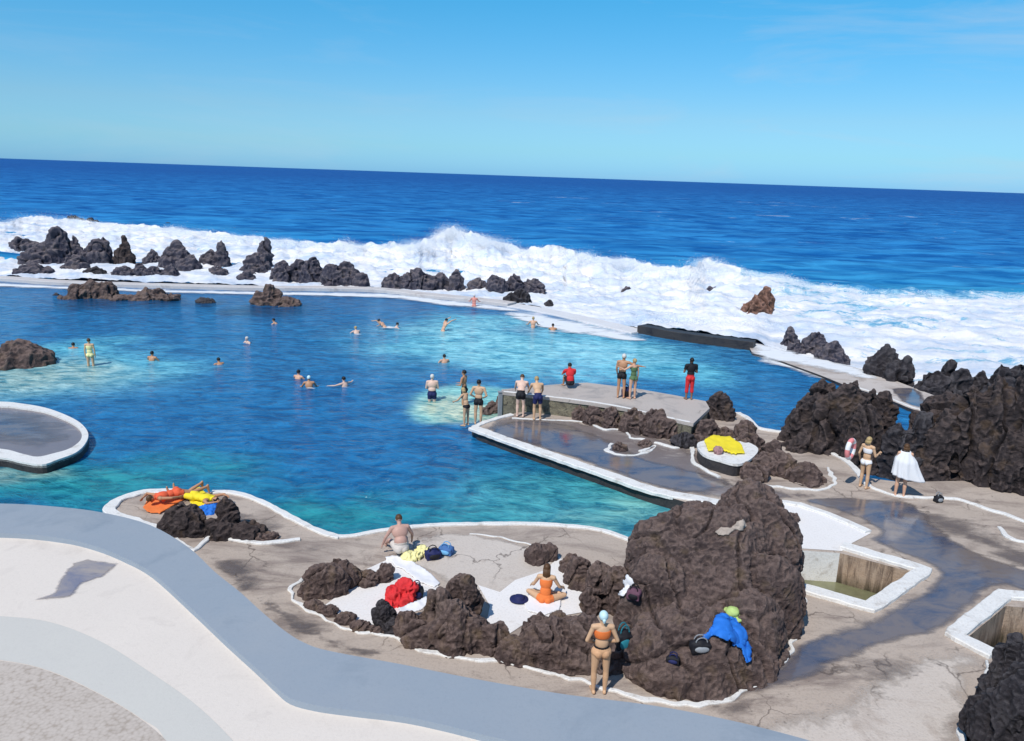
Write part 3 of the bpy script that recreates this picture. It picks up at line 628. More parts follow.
# painted floors
sheet('white_floor', [(776, 503), (800, 505), (835, 516), (871, 533), (852, 543), (842, 551), (780, 547)], DZ + .012, WHITEC, parent=deck)
kerb('white_edge', [(778, 503), (800, 506), (835, 518), (868, 533)], DZ, 0.24, 0.07, parent=deck, sm=2)
sheet('white_floor', [(360, 572), (395, 556), (412, 560), (432, 578), (440, 588), (420, 605), (385, 632), (360, 628), (325, 605), (345, 590)], DZ + .012, WHITEC, parent=deck)
sheet('white_floor', [(478, 585), (500, 592), (515, 580), (545, 570), (560, 556), (566, 570), (588, 590), (595, 610), (560, 616), (530, 620), (500, 640), (486, 624), (490, 606)], DZ + .016, WHITEC, parent=deck)
patch('pale_floor', [(410, 540), (450, 532), (500, 538), (550, 552), (590, 560), (600, 590), (540, 610), (470, 600), (430, 575), (400, 560)], DZ + .004, SANDP, parent=deck, soft=.3)
# wet areas
patch('puddle', [(866, 498), (915, 503), (940, 526), (985, 555), (1060, 580), (1040, 598), (1000, 588), (945, 632), (905, 640), (850, 662), (815, 682), (760, 696), (700, 706), (760, 672), (800, 636), (870, 618), (934, 573), (895, 552), (866, 540), (876, 530), (845, 514), (800, 500), (835, 496)], DZ + .008, PUD, parent=deck, soft=.35)
patch('puddle', [(488, 432), (512, 420), (560, 422), (600, 435), (650, 458), (690, 468), (735, 482), (700, 494), (650, 486), (590, 466), (540, 449)], DZ + .008, PUD, parent=deck, soft=.5)
patch('wet_floor', [(480, 430), (512, 416), (600, 424), (690, 445), (720, 476), (790, 490), (830, 494), (780, 502), (700, 497), (655, 488), (560, 456)], DZ + .004, WETC, parent=deck)
patch('damp_stain', [(210, 560), (240, 556), (300, 600), (380, 645), (500, 672), (580, 690), (560, 700), (420, 675), (300, 650), (250, 610)], DZ + .004, PUDS, parent=deck, soft=1.2)
patch('damp_stain', [(700, 706), (770, 680), (820, 650), (890, 650), (960, 640), (900, 680), (820, 700), (740, 720)], DZ + .006, PUDS, parent=deck, soft=1.6)
patch('damp_stain', [(205, 556), (232, 560), (262, 590), (300, 612), (345, 640), (400, 655), (390, 662), (330, 648), (290, 632), (250, 600), (222, 576)], DZ + .008, PUDS, parent=deck, soft=.5)
patch('sandy_floor', [(820, 700), (860, 672), (920, 645), (985, 655), (985, 700), (960, 780), (800, 800), (720, 740), (760, 715)], DZ + .004, SANDP, parent=deck, soft=.9)
patch('damp_stain', [(880, 500), (960, 515), (1030, 545), (1090, 570), (1040, 580), (960, 545), (910, 525)], DZ + .006, PUDS, parent=deck, soft=1.5)
patch('damp_stain', [(215, 498), (250, 503), (300, 535), (340, 545), (300, 555), (240, 548)], DZ + .006, PUDS, parent=deck, soft=1.5)

# sunken pools
def basin(pts, depth, label, mats, waterc, rim):
    r = empty('sunken_pool', sum(pts, Vector()) / len(pts)); r.location.z = DZ; off = r.location.copy()
    tag(r, label, 'pool')
    n = len(pts)
    for i in range(n):
        a, b = pts[i], pts[(i + 1) % n]
        c = sum(pts, Vector()) / n; e = 0.01
        a2 = a + (c - a).normalized() * e; b2 = b + (c - b).normalized() * e
        seg = 14; vs = []; fs = []
        for k in range(seg + 1):
            p = a2.lerp(b2, k / seg)
            vs += [(p.x - off.x, p.y - off.y, 0.0 + .003), (p.x - off.x, p.y - off.y, -depth - .1)]
        fs = [(2 * k, 2 * k + 2, 2 * k + 3, 2 * k + 1) for k in range(seg)]
        link('pool_wall', mesh_from('pool_wall', vs, fs, mats[i % len(mats)]), r)
    link('pool_floor', poly_mesh('pool_floor', [p - off for p in pts], -depth, None, MATS['mossy_floor']), r)
    link('water', poly_mesh('water', [p - off for p in pts], -depth + 0.1, None, waterc), r)
    k = kerb('rim', None, DZ, 0.36, 0.09, raw=rim, sm=0, parent=r); k.location = -off
    return r
concrete('mossy_floor', (0.28, 0.26, 0.10, 1), (0.40, 0.36, 0.16, 1), (0.12, 0.11, 0.05, 1), 1.2, .5)
mw, tw, pw_ = mat('dark_pool_water'); pw_.inputs['Base Color'].default_value = (0.01, 0.015, 0.03, 1); pw_.inputs['Roughness'].default_value = 0.08; tw.link(tw.bump(tw.noise(tw.pos(), 4, 3), .4, .03), pw_.inputs['Normal'])
tw.link(tw.mix(tw.noise(tw.pos(), 2.0, 3), (0.006, 0.008, 0.014, 1), (0.02, 0.035, 0.06, 1)), pw_.inputs['Base Color'])
mg, tg, pg = mat('shallow_green_water'); tg.link(tg.mix(tg.noise(tg.pos(), 1.5, 4), (0.045, 0.035, 0.02, 1), (0.30, 0.31, 0.17, 1)), pg.inputs['Base Color']); pg.inputs['Roughness'].default_value = 0.1
basin(h1, 0.9, 'white-rimmed sunken pool with rust streaked wall beside the big boulder', [WHITE, RUST, RUST, WHITE, WHITE], mg,
      P([(842, 547), (925, 571.5), (870, 609), (797, 588)], DZ))
basin(h2, 1.0, 'dark sunken pool with white rim at the right edge of the deck', [RUST, RUST, DARKW, DARKW, DARKW], mw,
      P([(994, 657), (953, 636), (1004, 596), (1085, 603)], DZ))

# left island
isl = [(-60, 402), (0, 402), (22, 404), (45, 408), (65, 415), (80, 423), (88, 433), (86, 443), (76, 453), (58, 460), (42, 465), (20, 462), (0, 458), (-60, 456)]
r = tag(empty('bathing_island', G(20, 432)), 'round concrete bathing island with white kerb, cut by the left photo edge', 'platform')
ptsI = [p - r.location for p in smooth_path(P(isl, DZ - .06), True, 4)]
link('slab', poly_mesh('slab', ptsI, -.10, -2.0, WETI, None, DARKW), r)  # side coloured dark for the front shadow plus the waterline stain
inner = [(-60, 406), (0, 405.5), (22, 407.5), (45, 411.3), (63, 418), (76, 425), (81.5, 432), (80, 440), (69, 448), (52, 453), (37, 456), (22, 453), (0, 448), (-60, 445)]
pin = [p - r.location for p in smooth_path(P(inner, DZ - .02), True, 4)]
link('white_kerb', poly_mesh('white_kerb', ptsI, -.04, -.16, WHITE, [pin]), r)
p_ = patch('puddle', [(-60, 408), (0, 408), (45, 414), (72, 427), (74, 438), (50, 449), (37, 452), (0, 444), (-60, 440)], DZ - .09, PUD, soft=1.6); p_.parent = r; p_.location = -r.location
rock('low dark rock under the front rim of the round bathing island', [(38, 466, 14, 4, 466), (22, 463, 8, 3, 463)], -0.1, ROCKD)

# raised platform
pl = [(503, 389.5), (540, 386), (570, 383.5), (588, 383), (612, 386), (640, 389.5), (672, 395), (704, 401), (708, 408), (692, 423), (660, 416), (625, 408), (590, 402), (545, 396.5), (504, 392)]
r = tag(empty('bathing_platform', G(600, 400)), 'raised concrete bathing platform with rubble stone front wall', 'platform')
ptp = [p - r.location for p in P(pl, PZ)]
link('wall', poly_mesh('wall', ptp, PZ - DZ - .06, -2.3, WALLM), r)
cpl = P(pl, PZ); cen = sum(cpl, Vector()) / len(cpl)
top = poly_mesh('top_slab', [(p + (p - cen).normalized() * .06) - r.location for p in cpl], PZ - DZ, PZ - DZ - .12, PLAT); link('top_slab', top, r); add_surface(top, Matrix.Translation(r.location))
k_ = kerb('white_edge', [(504, 391.5), (545, 396), (590, 401.5), (625, 407.5), (660, 415.5), (690, 422)], PZ, 0.12, 0.012, sm=2, parent=r); k_.location = -r.location
# short grey post at the platform's left corner
a = G(503, 412, 0.2)
bm = bmesh.new(); box(bm, (0, 0, 0.5), .16, .16, 1.0, .3, .02); box(bm, (0, 0, 1.02), .2, .2, .05, .3, .01)
r_ = tag(link('mooring_post', from_bm('mooring_post', bm, GREY), None, Vector((a.x - .12, a.y, 0))), 'short grey post at the left corner of the raised platform', 'post')

# seawalls
WASHED = concrete('foam_washed_concrete', (0.78, 0.78, 0.79, 1), (0.66, 0.62, 0.60, 1), (0.42, 0.40, 0.42, 1), 0.5, 0.56, (1, 1, 1), 0.03, 0.5)
def wash_mat():
    m, t, p = mat('foam_wash'); v = t.pos((0.6, 1.5, 1)); n = t.noise(v, 0.9, 9, 0.72, 0.8)
    t.link(t.mix(t.noise(v, 3, 4), (.72, .76, .80, 1), (.86, .85, .84, 1)), p.inputs['Base Color']); p.inputs['Roughness'].default_value = .7
    a = t.new('ShaderNodeAttribute', attribute_name='edge'); sm = t.new('ShaderNodeMath', operation='MULTIPLY_ADD')
    t.link(a.outputs['Fac'], sm.inputs[0]); sm.inputs[1].default_value = 0.35; t.link(n, sm.inputs[2])
    t.link(t.ramp(sm.outputs[0], [(0.56, bw(0)), (0.80, bw(.95))]), p.inputs['Alpha']); t.link(t.bump(n, .5, .08), p.inputs['Normal']); return m
WASH = wash_mat()
for pp, zz in (([(505, 312), (530, 313), (570, 320), (610, 329), (640, 337), (655, 341), (625, 341), (590, 336), (545, 329), (515, 320)], .045),
               ([(-40, 281), (100, 287), (250, 291), (380, 293), (450, 300), (512, 307), (512, 311), (440, 305), (380, 298), (250, 295), (100, 291), (-40, 285)], .05),
               ([(757, 353), (780, 357), (820, 370), (845, 384), (815, 378), (775, 366), (755, 359)], .045)):
    tag(patch('foam_wash', pp, zz, WASH, step=.2, soft=.9), kind='structure')
for px_, py_, rx_ in ((389, 327, 9), (443, 330, 5), (553, 331, 4), (346, 387, 6), (309, 388, 5), (358, 334, 5)):
    tag(patch('splash_foam', [(px_ + rx_ * math.cos(a) * (1 + .25 * math.sin(3 * a)), py_ + rx_ * .22 * math.sin(a)) for a in np.linspace(0, 2 * math.pi, 13)[:-1]], .05, WASH, step=.05, soft=.5), kind='structure')
r = tag(empty('seawall', G(250, 290, 0.3)), 'long low pale concrete seawall curving between the lagoon and the surf', 'wall')
k_ = kerb('wall', [(-170, 276.5), (-80, 278), (0, 280), (50, 283.5), (100, 285.5), (170, 287.5), (250, 289.5), (320, 290), (380, 291.5), (420, 296), (450, 299), (480, 302), (512, 306)], 0.0, 1.25, 0.24, SEAW, base=-2, parent=r, sm=6); k_.location = -r.location
k_ = kerb('submerged_sill', [(512, 306.5), (530, 309), (560, 315), (600, 324), (640, 333.5)], -.02, 1.5, 0.12, WASHED, base=-2, parent=r, sm=6); k_.location = -r.location
r = tag(empty('seawall', G(700, 342, 0.3)), 'dark wet wall section between lagoon and breaking waves, right of centre', 'wall')
k_ = kerb('wall', [(641, 332.5), (670, 338), (700, 342.5), (730, 346.5), (754, 349.5)], 0.0, 0.8, 0.5, DARKW, base=-2, parent=r, sm=3); k_.location = -r.location
wk = [(752, 343), (775, 348), (800, 355), (850, 366), (885, 377), (920, 390), (945, 399), (970, 403), (972, 409), (950, 408), (934, 407), (930, 413), (912, 409), (895, 402), (870, 393), (845, 385), (820, 375), (795, 366), (770, 357), (752, 352)]
WALKM = concrete('walkway_concrete', (0.58, 0.52, 0.47, 1), (0.48, 0.43, 0.40, 1), (0.30, 0.24, 0.20, 1), 0.6, 0.48)
r = tag(empty('seawall_walkway', G(850, 380, .5)), 'broad pale concrete walkway running along the seawall to the dark rocks', 'walkway')
link('slab', poly_mesh('slab', [p - r.location for p in smooth_path(P(wk, .14), True, 3)], -.36, -2.5, WALKM, None, DARKW), r)
k_ = patch('puddle', [(890, 388), (915, 388), (926, 396), (925, 408), (905, 404), (895, 396)], .146, PUD, parent=r, soft=.3); k_.location = -r.location
k_ = patch('foam_wash', [(750, 342), (790, 350), (840, 362), (880, 374), (872, 380), (830, 371), (795, 364), (770, 360), (752, 354)], .15, WASH, parent=r, soft=.8); k_.location = -r.location
k_ = kerb('white_edge', [(845, 383.5), (870, 391.5), (895, 400.5), (912, 407.5), (929, 411.5)], .14, .12, .03, parent=r, sm=2); k_.location = -r.location

# ================================================================ NEAR TERRACE
outer = [(-260, 515), (-100, 505), (0, 503.5), (60, 507), (105, 513), (150, 525), (188, 547), (215, 572), (240, 592), (262, 612), (285, 631), (305, 643), (330, 651), (400, 664), (460, 676), (512, 685.5), (570, 695), (650, 705), (720, 718), (790, 735), (860, 756), (1000, 800), (1400, 960)]
innr = [(-260, 545), (-100, 536), (0, 533), (60, 538), (95, 546), (125, 558), (152, 573), (190, 607), (225, 640), (256, 668), (275, 686), (290, 698), (315, 705), (350, 710), (400, 716), (440, 724), (480, 734), (520, 744), (600, 770), (800, 850), (1300, 1200)]
KZ = TZ + .10
oW = smooth_path(P(outer, KZ), False, 4); iW = smooth_path(P(innr, KZ), False, 4)
back = [Vector((40, -12, 0)), Vector((-60, -12, 0))]
terr_out = smooth_path(P(innr, TZ), False, 4)
tm_ = poly_mesh('terrace', [p for p in terr_out] + back, TZ, None, TERR); ter = tag(link('terrace', tm_), kind='structure')
r = tag(empty('parapet', G(300, 690, KZ)), 'smooth blue-grey painted wall coping curving round the near terrace', 'wall')
link('coping', poly_mesh('coping', [p - r.location for p in iW + oW[::-1]], KZ - r.location.z, TZ - .1 - r.location.z, PARA, None, PARA), r)
ins = smooth_path(P([(x, y + 1.5) for x, y in outer], KZ), False, 4)
link('wall', poly_mesh('wall', [p - r.location for p in iW + ins[::-1]], TZ - .1 - r.location.z, -2.4 - r.location.z, TERR2), r)
kerb('joint', [(-100, 536.6), (0, 533.8), (60, 538.8), (95, 547), (125, 559), (152, 574), (190, 608), (225, 641), (256, 669), (275, 687), (290, 699), (315, 706.2), (350, 711.2), (400, 717.2), (440, 725.2), (480, 735.2), (520, 745.2)], TZ + .002, .035, .006, concrete('edge_line_brown', (0.36, .30, .24, 1), (.27, .23, .2, 1), (.2, .17, .15, 1)), parent=ter)  # thin brown strip along the inner edge of the coping
st = [(-80, 612), (0, 616), (50, 622), (100, 641), (150, 672), (200, 708), (250, 760), (300, 830), (180, 830), (165, 741), (140, 718), (100, 694), (50, 671), (0, 660), (-80, 655)]
sheet('pale_strip', st, TZ + .003, TERR2, sm=5, parent=ter)
peb = [(-120, 648), (0, 660.5), (50, 671.5), (100, 694.5), (140, 718.5), (170, 745), (200, 790), (230, 900), (-200, 900)]
sheet('pebble_floor', peb, TZ + .006, PEB, sm=4, parent=ter)
patch('puddle', [(30, 601), (52, 592), (58, 578), (70, 563), (88, 558), (122, 563), (104, 578), (84, 584), (72, 598), (50, 600)], TZ + .007, PUDT, parent=ter, step=.03, soft=.13, csm=1)

# ================================================================ ROCKS
zr = 0.0
far = [
 ('low flat rock in the foam, leftmost of the row behind the seawall', [(24, 243, 12, 5, 250)], ROCKG),
 ('large dark twin-peaked rock at the left end of the seawall row', [(57, 246, 13, 17, 262), (45, 252, 15, 10, 262), (34, 256, 12, 6, 263), (68, 252, 10, 9, 262)], ROCKG),
 ('narrow jagged spike touching the right side of the twin-peaked rock', [(76, 250, 6, 11, 262), (73, 264, 12, 7, 269)], ROCKG),
 ('broad rock with a pointed right corner, left of the pinkish peak', [(97, 251, 14, 9, 262), (105, 246, 6, 9, 262)], ROCKG),
 ('small pinkish peak beside the broad rock with pointed corner', [(124, 254, 9, 9, 263), (125, 247, 5, 8, 263)], ROCKW),
 ('flat dark rock on the inner side of the seawall at far left', [(33, 268, 16, 5, 272)], ROCKG),
 ('thin low rock strip just left of the long flat seawall rock', [(94, 271, 10, 3, 273)], ROCKD),
 ('long flat rock strip lying on the seawall before the domed rock', [(124, 271, 11, 4, 274), (140, 268, 7, 5, 274), (155, 271, 11, 4, 275), (170, 270, 8, 4, 275)], ROCKG),
 ('small peak between the pinkish peak and the domed rock', [(152, 258, 8, 7, 263)], ROCKG),
 ('rounded dome-shaped rock on the seawall', [(178, 256, 18, 10, 266), (190, 263, 12, 7, 269)], ROCKG),
 ('rock with a steep right peak, right of the domed rock', [(212, 257, 11, 6, 264), (221, 254, 8, 10, 265)], ROCKG),
 ('little low rock in front of the steep right-peaked rock', [(218, 270, 9, 4, 273)], ROCKG),
 ('pale-footed sharp rock above the brown lagoon outcrop', [(264, 251, 8, 11, 266), (256, 262, 14, 7, 270), (246, 276, 8, 4, 279)], ROCKG),
 ('long ridge of joined rocks along the middle of the seawall', [(282, 269, 12, 7, 280), (298, 268, 9, 8, 280), (312, 270, 13, 10, 282), (334, 275, 14, 10, 285), (347, 275, 14, 11, 285), (362, 281, 8, 5, 287)], ROCKG),
 ('bluish rock ridge just left of the seawall gap', [(393, 281, 12, 6, 287), (413, 277, 14, 8, 287), (428, 281, 12, 6, 287), (441, 279, 8, 7, 287), (456, 280, 9, 8, 288)], ROCKG),
 ('ragged last ridge of rocks at the right end of the long seawall', [(478, 283, 10, 5, 289), (497, 282, 12, 7, 291), (515, 281, 10, 6, 290), (532, 284, 12, 5, 290), (540, 288, 7, 4, 292)], ROCKG),
 ('black wet rock at the tip of the long seawall', [(520, 296, 11, 7, 301), (510, 298, 8, 5, 302)], ROCKD),
 ('tiny dark stone in foam beyond the seawall tip', [(549, 303, 5, 3, 305)], ROCKD),
]
for l, b, m in far: rock(l, b, zr, m, amp=.20, k=.75, taper=.8, shrink=1.08)
lag = [
 ('brown broken outcrop in the lagoon, left of its twin', [(80, 292, 14, 7, 298), (95, 289, 12, 8, 298), (108, 290, 12, 8, 298), (70, 297, 12, 3, 299), (120, 298, 12, 3, 300)], ROCK),
 ('low brown outcrop in the lagoon, right of the taller twin', [(152, 294, 18, 6, 299), (168, 296, 14, 4, 300), (138, 298, 10, 3, 300)], ROCK),
 ('tiny stone poking from the lagoon at far left', [(56, 295, 4, 2, 296)], ROCKD),
 ('small dark lagoon rock between the low outcrop and the pointed one', [(205, 301, 10, 4, 303)], ROCKD),
 ('pointed brown rock standing in the lagoon under the seawall', [(271, 293, 10, 10, 303), (265, 299, 16, 8, 304), (285, 302, 20, 5, 305)], ROCK),
 ('big smooth brown boulder in shallow water at the left edge', [(14, 361, 36, 17, 364), (-15, 361, 30, 15, 364)], ROCK),
]
for l, b, m in lag: rock(l, b, -.05, m, amp=.2, k=.8)
seaR = [
 ('dark reef rocks breaking the wave crest at upper left, left one', [(76, 219, 8, 3, 221)], ROCKD),
 ('small dark reef rock on the wave crest, right of the larger one', [(92, 221, 7, 2.5, 222)], ROCKD),
 ('lone little dark reef rock on the wave crest near left', [(168, 224, 5, 2, 225)], ROCKD),
 ('grey rock almost buried in surf right of the long seawall', [(628, 291, 7, 4, 293)], ROCKG),
 ('slanted grey rock in thick surf, left of the reddish rock', [(712, 291, 9, 4, 293), (724, 298, 6, 4, 302)], ROCKG),
 ('reddish sea rock with a dark peak standing in the surf', [(758, 306, 15, 11, 313), (766, 298, 8, 10, 313), (750, 310, 10, 6, 314)], ROCKR),
 ('dark forked rock washed by foam at the start of the walkway', [(790, 338, 8, 9, 346), (797, 348, 9, 7, 354)], ROCKG),
 ('sloping grey rock beside the walkway with foam on its flank', [(815, 343, 12, 10, 354), (830, 353, 14, 9, 362), (840, 359, 10, 6, 366)], ROCKG),
 ('angular dark block standing alone behind the walkway', [(884, 363, 18, 14, 378), (898, 372, 15, 13, 384), (886, 350, 4, 5, 376)], ROCKD),
 ('jagged dark ridge behind the walkway, right of the angular block', [(932, 385, 16, 12, 394), (949, 375, 8, 13, 392), (962, 385, 14, 12, 396), (978, 382, 9, 10, 396)], ROCKD),
 ('spiky dark rocks on the skyline at the right edge', [(1002, 382, 14, 15, 400), (1020, 380, 12, 14, 400), (1040, 385, 20, 14, 400), (990, 395, 12, 12, 402)], ROCKD),
]
for l, b, m in seaR: rock(l, b, -.1, m, amp=.20, k=.75, taper=.7, shrink=1.05)
near = [
 ('large dark lava mound rising between lagoon and the woman with swim ring', [(822, 414, 30, 32, 442), (802, 430, 24, 24, 447), (840, 428, 36, 42, 452), (862, 442, 26, 42, 464), (868, 418, 18, 28, 450), (884, 414, 12, 20, 444), (808, 447, 30, 16, 455), (850, 400, 20, 22, 446)], 0.1, ROCKW, dict(taper=.3, amp=.13, zs=.45, jag=1.4)),
 ('dark lava cleft rising behind the woman wrapped in a white towel', [(893, 456, 16, 32, 472), (915, 450, 20, 36, 476), (905, 462, 16, 30, 477)], .1, ROCKD, dict(zs=.35, jag=1.4, taper=.3)),
 ('great dark lava cliff filling the right edge above the deck', [(945, 432, 34, 34, 462), (938, 455, 30, 44, 478), (965, 440, 26, 50, 480), (990, 440, 30, 54, 482), (1018, 440, 30, 60, 486), (975, 466, 30, 40, 484), (1004, 470, 34, 42, 490), (1030, 475, 30, 44, 496), (1070, 450, 40, 60, 490), (1125, 465, 44, 55, 505), (1180, 490, 40, 45, 522), (918, 466, 16, 34, 478)], .1, ROCKW, dict(taper=.25, amp=.13, zs=.35, jag=1.5)),
 ('reddish brown knob at the right end of the raised platform', [(719, 405, 14, 14, 417), (727, 412, 10, 9, 419), (708, 408, 7, 8, 418)], DZ, ROCKW, {}),
 ('dark brown block left of the yellow towel', [(706, 432, 16, 14, 440), (722, 436, 15, 9, 440), (700, 442, 9, 8, 446)], DZ, ROCK, {}),
 ('upright brown boulder right behind the yellow towel', [(745, 432, 13, 13, 446), (752, 444, 15, 12, 452), (742, 446, 12, 10, 452)], DZ, ROCK, {}),
 ('long low lava mound right of the yellow towel ledge', [(773, 452, 13, 11, 462), (778, 465, 20, 14, 472), (805, 476, 24, 12, 480), (755, 472, 18, 10, 478), (762, 462, 14, 12, 470)], DZ, ROCK, {}),
 ('dark stones piled along the foot of the platform wall', [(594, 415, 12, 11, 423), (610, 418, 12, 12, 426), (580, 413, 9, 8, 419)], DZ, ROCK, {}),
 ('tallest rounded rock leaning on the platform wall', [(655, 425, 19, 17, 434), (670, 430, 11, 11, 437)], DZ, ROCK, {}),
 ('brown rock between the tallest one and the piled wall stones', [(632, 422, 15, 14, 430), (640, 426, 10, 11, 433)], DZ, ROCK, {}),
 ('small round stone set in the wet floor, left of the flat one', [(620, 447, 9, 5, 450)], DZ, ROCK, {}),
 ('flat little stone on the wet floor right of the round one', [(645, 443, 9, 3.5, 446)], DZ, ROCK, {}),
 ('low dark slab rock at the right foot of the platform wall', [(684, 440, 15, 8, 445)], DZ, ROCKD, {}),
 ('enormous brown lava boulder with a knob on top beside the woman in orange bikini', [(712, 588, 86, 78, 608), (698, 547, 58, 44, 594), (748, 512, 34, 32, 585), (668, 556, 42, 42, 600), (752, 560, 52, 58, 598), (655, 613, 46, 56, 626), (760, 610, 44, 60, 624), (690, 655, 82, 46, 660), (745, 638, 42, 44, 650), (640, 652, 36, 34, 660), (748, 508, 30, 30, 583)], DZ, ROCK, dict(amp=.085, taper=.12, shrink=.96, depth=.85, jag=.95, zs=.55)),
 ('smooth brown shoulder in front of the seated woman, left of the standing one', [(552, 645, 48, 34, 652), (583, 644, 28, 32, 656), (515, 655, 28, 18, 656), (608, 655, 24, 26, 664), (570, 660, 30, 16, 664)], DZ, ROCK, dict(amp=.10, depth=.75, jag=.95, taper=.2)),
 ('small tilted brown block standing behind the seated woman', [(537, 554, 14, 12, 561), (551, 551, 9, 9, 559)], DZ, ROCK, dict(jag=.6, taper=0.0, amp=.08)),
 ('two-humped brown rock right of the seated woman', [(578, 573, 17, 18, 584), (600, 580, 15, 22, 598), (570, 562, 13, 8, 571), (618, 588, 18, 22, 608), (592, 600, 14, 14, 610)], DZ, ROCK, dict(jag=1.0, taper=.3)),
 ('pointed dark brown rock right of the red cloth', [(463, 600, 24, 30, 620), (458, 628, 40, 28, 640), (425, 634, 26, 15, 640), (492, 640, 20, 20, 648), (440, 610, 22, 22, 628), (408, 624, 16, 14, 632)], DZ, ROCK, dict(depth=.75, taper=.45, jag=.95)),
 ('small dark rock at the left foot of the red cloth', [(384, 616, 13, 17, 625), (392, 626, 12, 8, 630)], DZ, ROCKD, dict(jag=.9, taper=.3)),
 ('lumpy brown rock at the left end of the rock garden', [(328, 582, 27, 19, 590), (346, 573, 16, 14, 584), (312, 591, 16, 12, 595), (335, 565, 9, 9, 579)], DZ, ROCK, dict(depth=.75, jag=.95, taper=.25)),
 ('low brown rock behind the white floor, beneath the seated man', [(368, 577, 13, 8, 583), (385, 570, 10, 7, 580)], DZ, ROCK, {}),
 ('thin chain of stones inside the white outline at left', [(314, 604, 12, 5, 607), (328, 610, 13, 5, 613), (344, 618, 13, 5, 621), (360, 625, 12, 5, 628), (376, 629, 10, 4, 631)], DZ, ROCK, dict(depth=.7, jag=.7)),
 ('left of the two brown rocks before the orange towel', [(184, 517, 20, 16, 530), (170, 527, 13, 9, 532), (198, 525, 14, 13, 533)], DZ, ROCKW, {}),
 ('right of the two brown rocks, beside the blue towel', [(227, 514, 14, 16, 530), (222, 528, 20, 12, 534), (248, 530, 20, 7, 535)], DZ, ROCKW, {}),
 ('low flat stone trailing off the brown rock beside the blue towel', [(268, 536, 14, 4, 538)], DZ, ROCK, {}),
 ('black wet lava cliff in the bottom right corner', [(1006, 680, 20, 40, 706), (988, 718, 22, 30, 738), (1020, 728, 40, 60, 756), (1012, 655, 13, 16, 694), (1024, 690, 24, 44, 712)], DZ, ROCKD, dict(zs=.5, jag=1.2)),
 ('flat stones beside the white painted path behind the big boulder', [(790, 517, 12, 3, 519)], DZ, ROCK, {}),
]
for l, b, z, m, kw in near: rock(l, b, z, m, **({'amp': .15, 'taper': .4, 'k': .85} | kw))
rock('greenish submerged stones left of the raised platform', [(494, 407, 12, 6, 411), (487, 411, 8, 4, 413), (500, 400, 7, 6, 408)], 0, ROCK, amp=.2)

# white ledge with yellow towel
lp = [(697, 444), (706, 440), (722, 437), (742, 440), (758, 448), (752, 458), (738, 464), (720, 460), (703, 454)]
r = tag(empty('white_ledge', G(728, 455)), 'raised curved ledge with white painted top among the brown rocks', 'ledge')
link('top', poly_mesh('top', [p - r.location for p in smooth_path(P(lp, .78), True, 4)], .43, .35, WHITE), r)
cl = sum(P(lp, .78), Vector()) / len(lp)
lme = poly_mesh('wall', [(cl + (p - cl) * .97) - r.location for p in smooth_path(P(lp, .78), True, 4)], .348, -.1, DARKW); link('wall', lme, r)
SURF.append(BVHTree.FromPolygons([Vector((p.x, p.y, .78)) for p in P(lp, .78)], [tuple(range(len(lp)))]))
# weathered crust on the big boulder
h = hit(734, 527)

# ================================================================ PEOPLE
def vz(x, y, z): return Vector((x, y, z)).normalized()
class Pose:
    def __init__(s, lean=0.0, side=0.0, armL=None, armR=None, legL=None, legR=None, head=(0, 0, 1), rot=None, foot=True, face=(0, 1, 0)):
        s.lean, s.side, s.head, s.rot, s.face = lean, side, head, rot, face
        s.armL = armL or ((-.16, 0, -1), (-.03, .15, -1)); s.armR = armR or ((.16, 0, -1), (.03, .15, -1))
        s.legL = legL or ((-.05, .02, -1), (-.02, -.03, -1)); s.legR = legR or ((.05, .02, -1), (.02, -.03, -1))
def mirror(a): return tuple((-x, y, z) for x, y, z in a)
def joints(h, ps, fem):
    J = {}; sp = Vector((math.sin(ps.side), math.sin(ps.lean) , math.cos(ps.lean))).normalized()
    P0 = Vector((0, 0, 0)); J['pelvis'] = P0; J['waist'] = P0 + vz(0, sp.y * .5, sp.z) * .085 * h if ps.lean < 1 else P0 + sp * .085 * h
    J['chest'] = J['waist'] + sp * .115 * h; J['neck'] = J['chest'] + sp * .105 * h
    J['head'] = J['neck'] + (vz(*ps.head) * .5 + sp * .35).normalized() * .088 * h
    sw = (.098 if fem else .112) * h; hw = (.052 if fem else .048) * h
    for S, sg, arm, leg in (('L', -1, ps.armL, ps.legL), ('R', 1, ps.armR, ps.legR)):
        sh = J['neck'] - sp * .030 * h + Vector((sg * sw, 0, 0)); J['sh' + S] = sh
        J['el' + S] = sh + vz(*arm[0]) * .165 * h; J['wr' + S] = J['el' + S] + vz(*arm[1]) * .145 * h; J['hd' + S] = vz(*(arm[2] if len(arm) > 2 else arm[1]))
        hp = P0 + Vector((sg * hw, 0, -.02 * h)); J['hp' + S] = hp
        J['kn' + S] = hp + vz(*leg[0]) * .235 * h; J['an' + S] = J['kn' + S] + vz(*leg[1]) * .235 * h
        fd = vz(*(leg[2] if len(leg) > 2 else (sg * .15, 1, -.12))); J['to' + S] = J['an' + S] + fd * .105 * h + Vector((0, 0, -.018 * h)); J['he' + S] = J['an' + S] - fd * .02 * h + Vector((0, 0, -.022 * h))
    return J
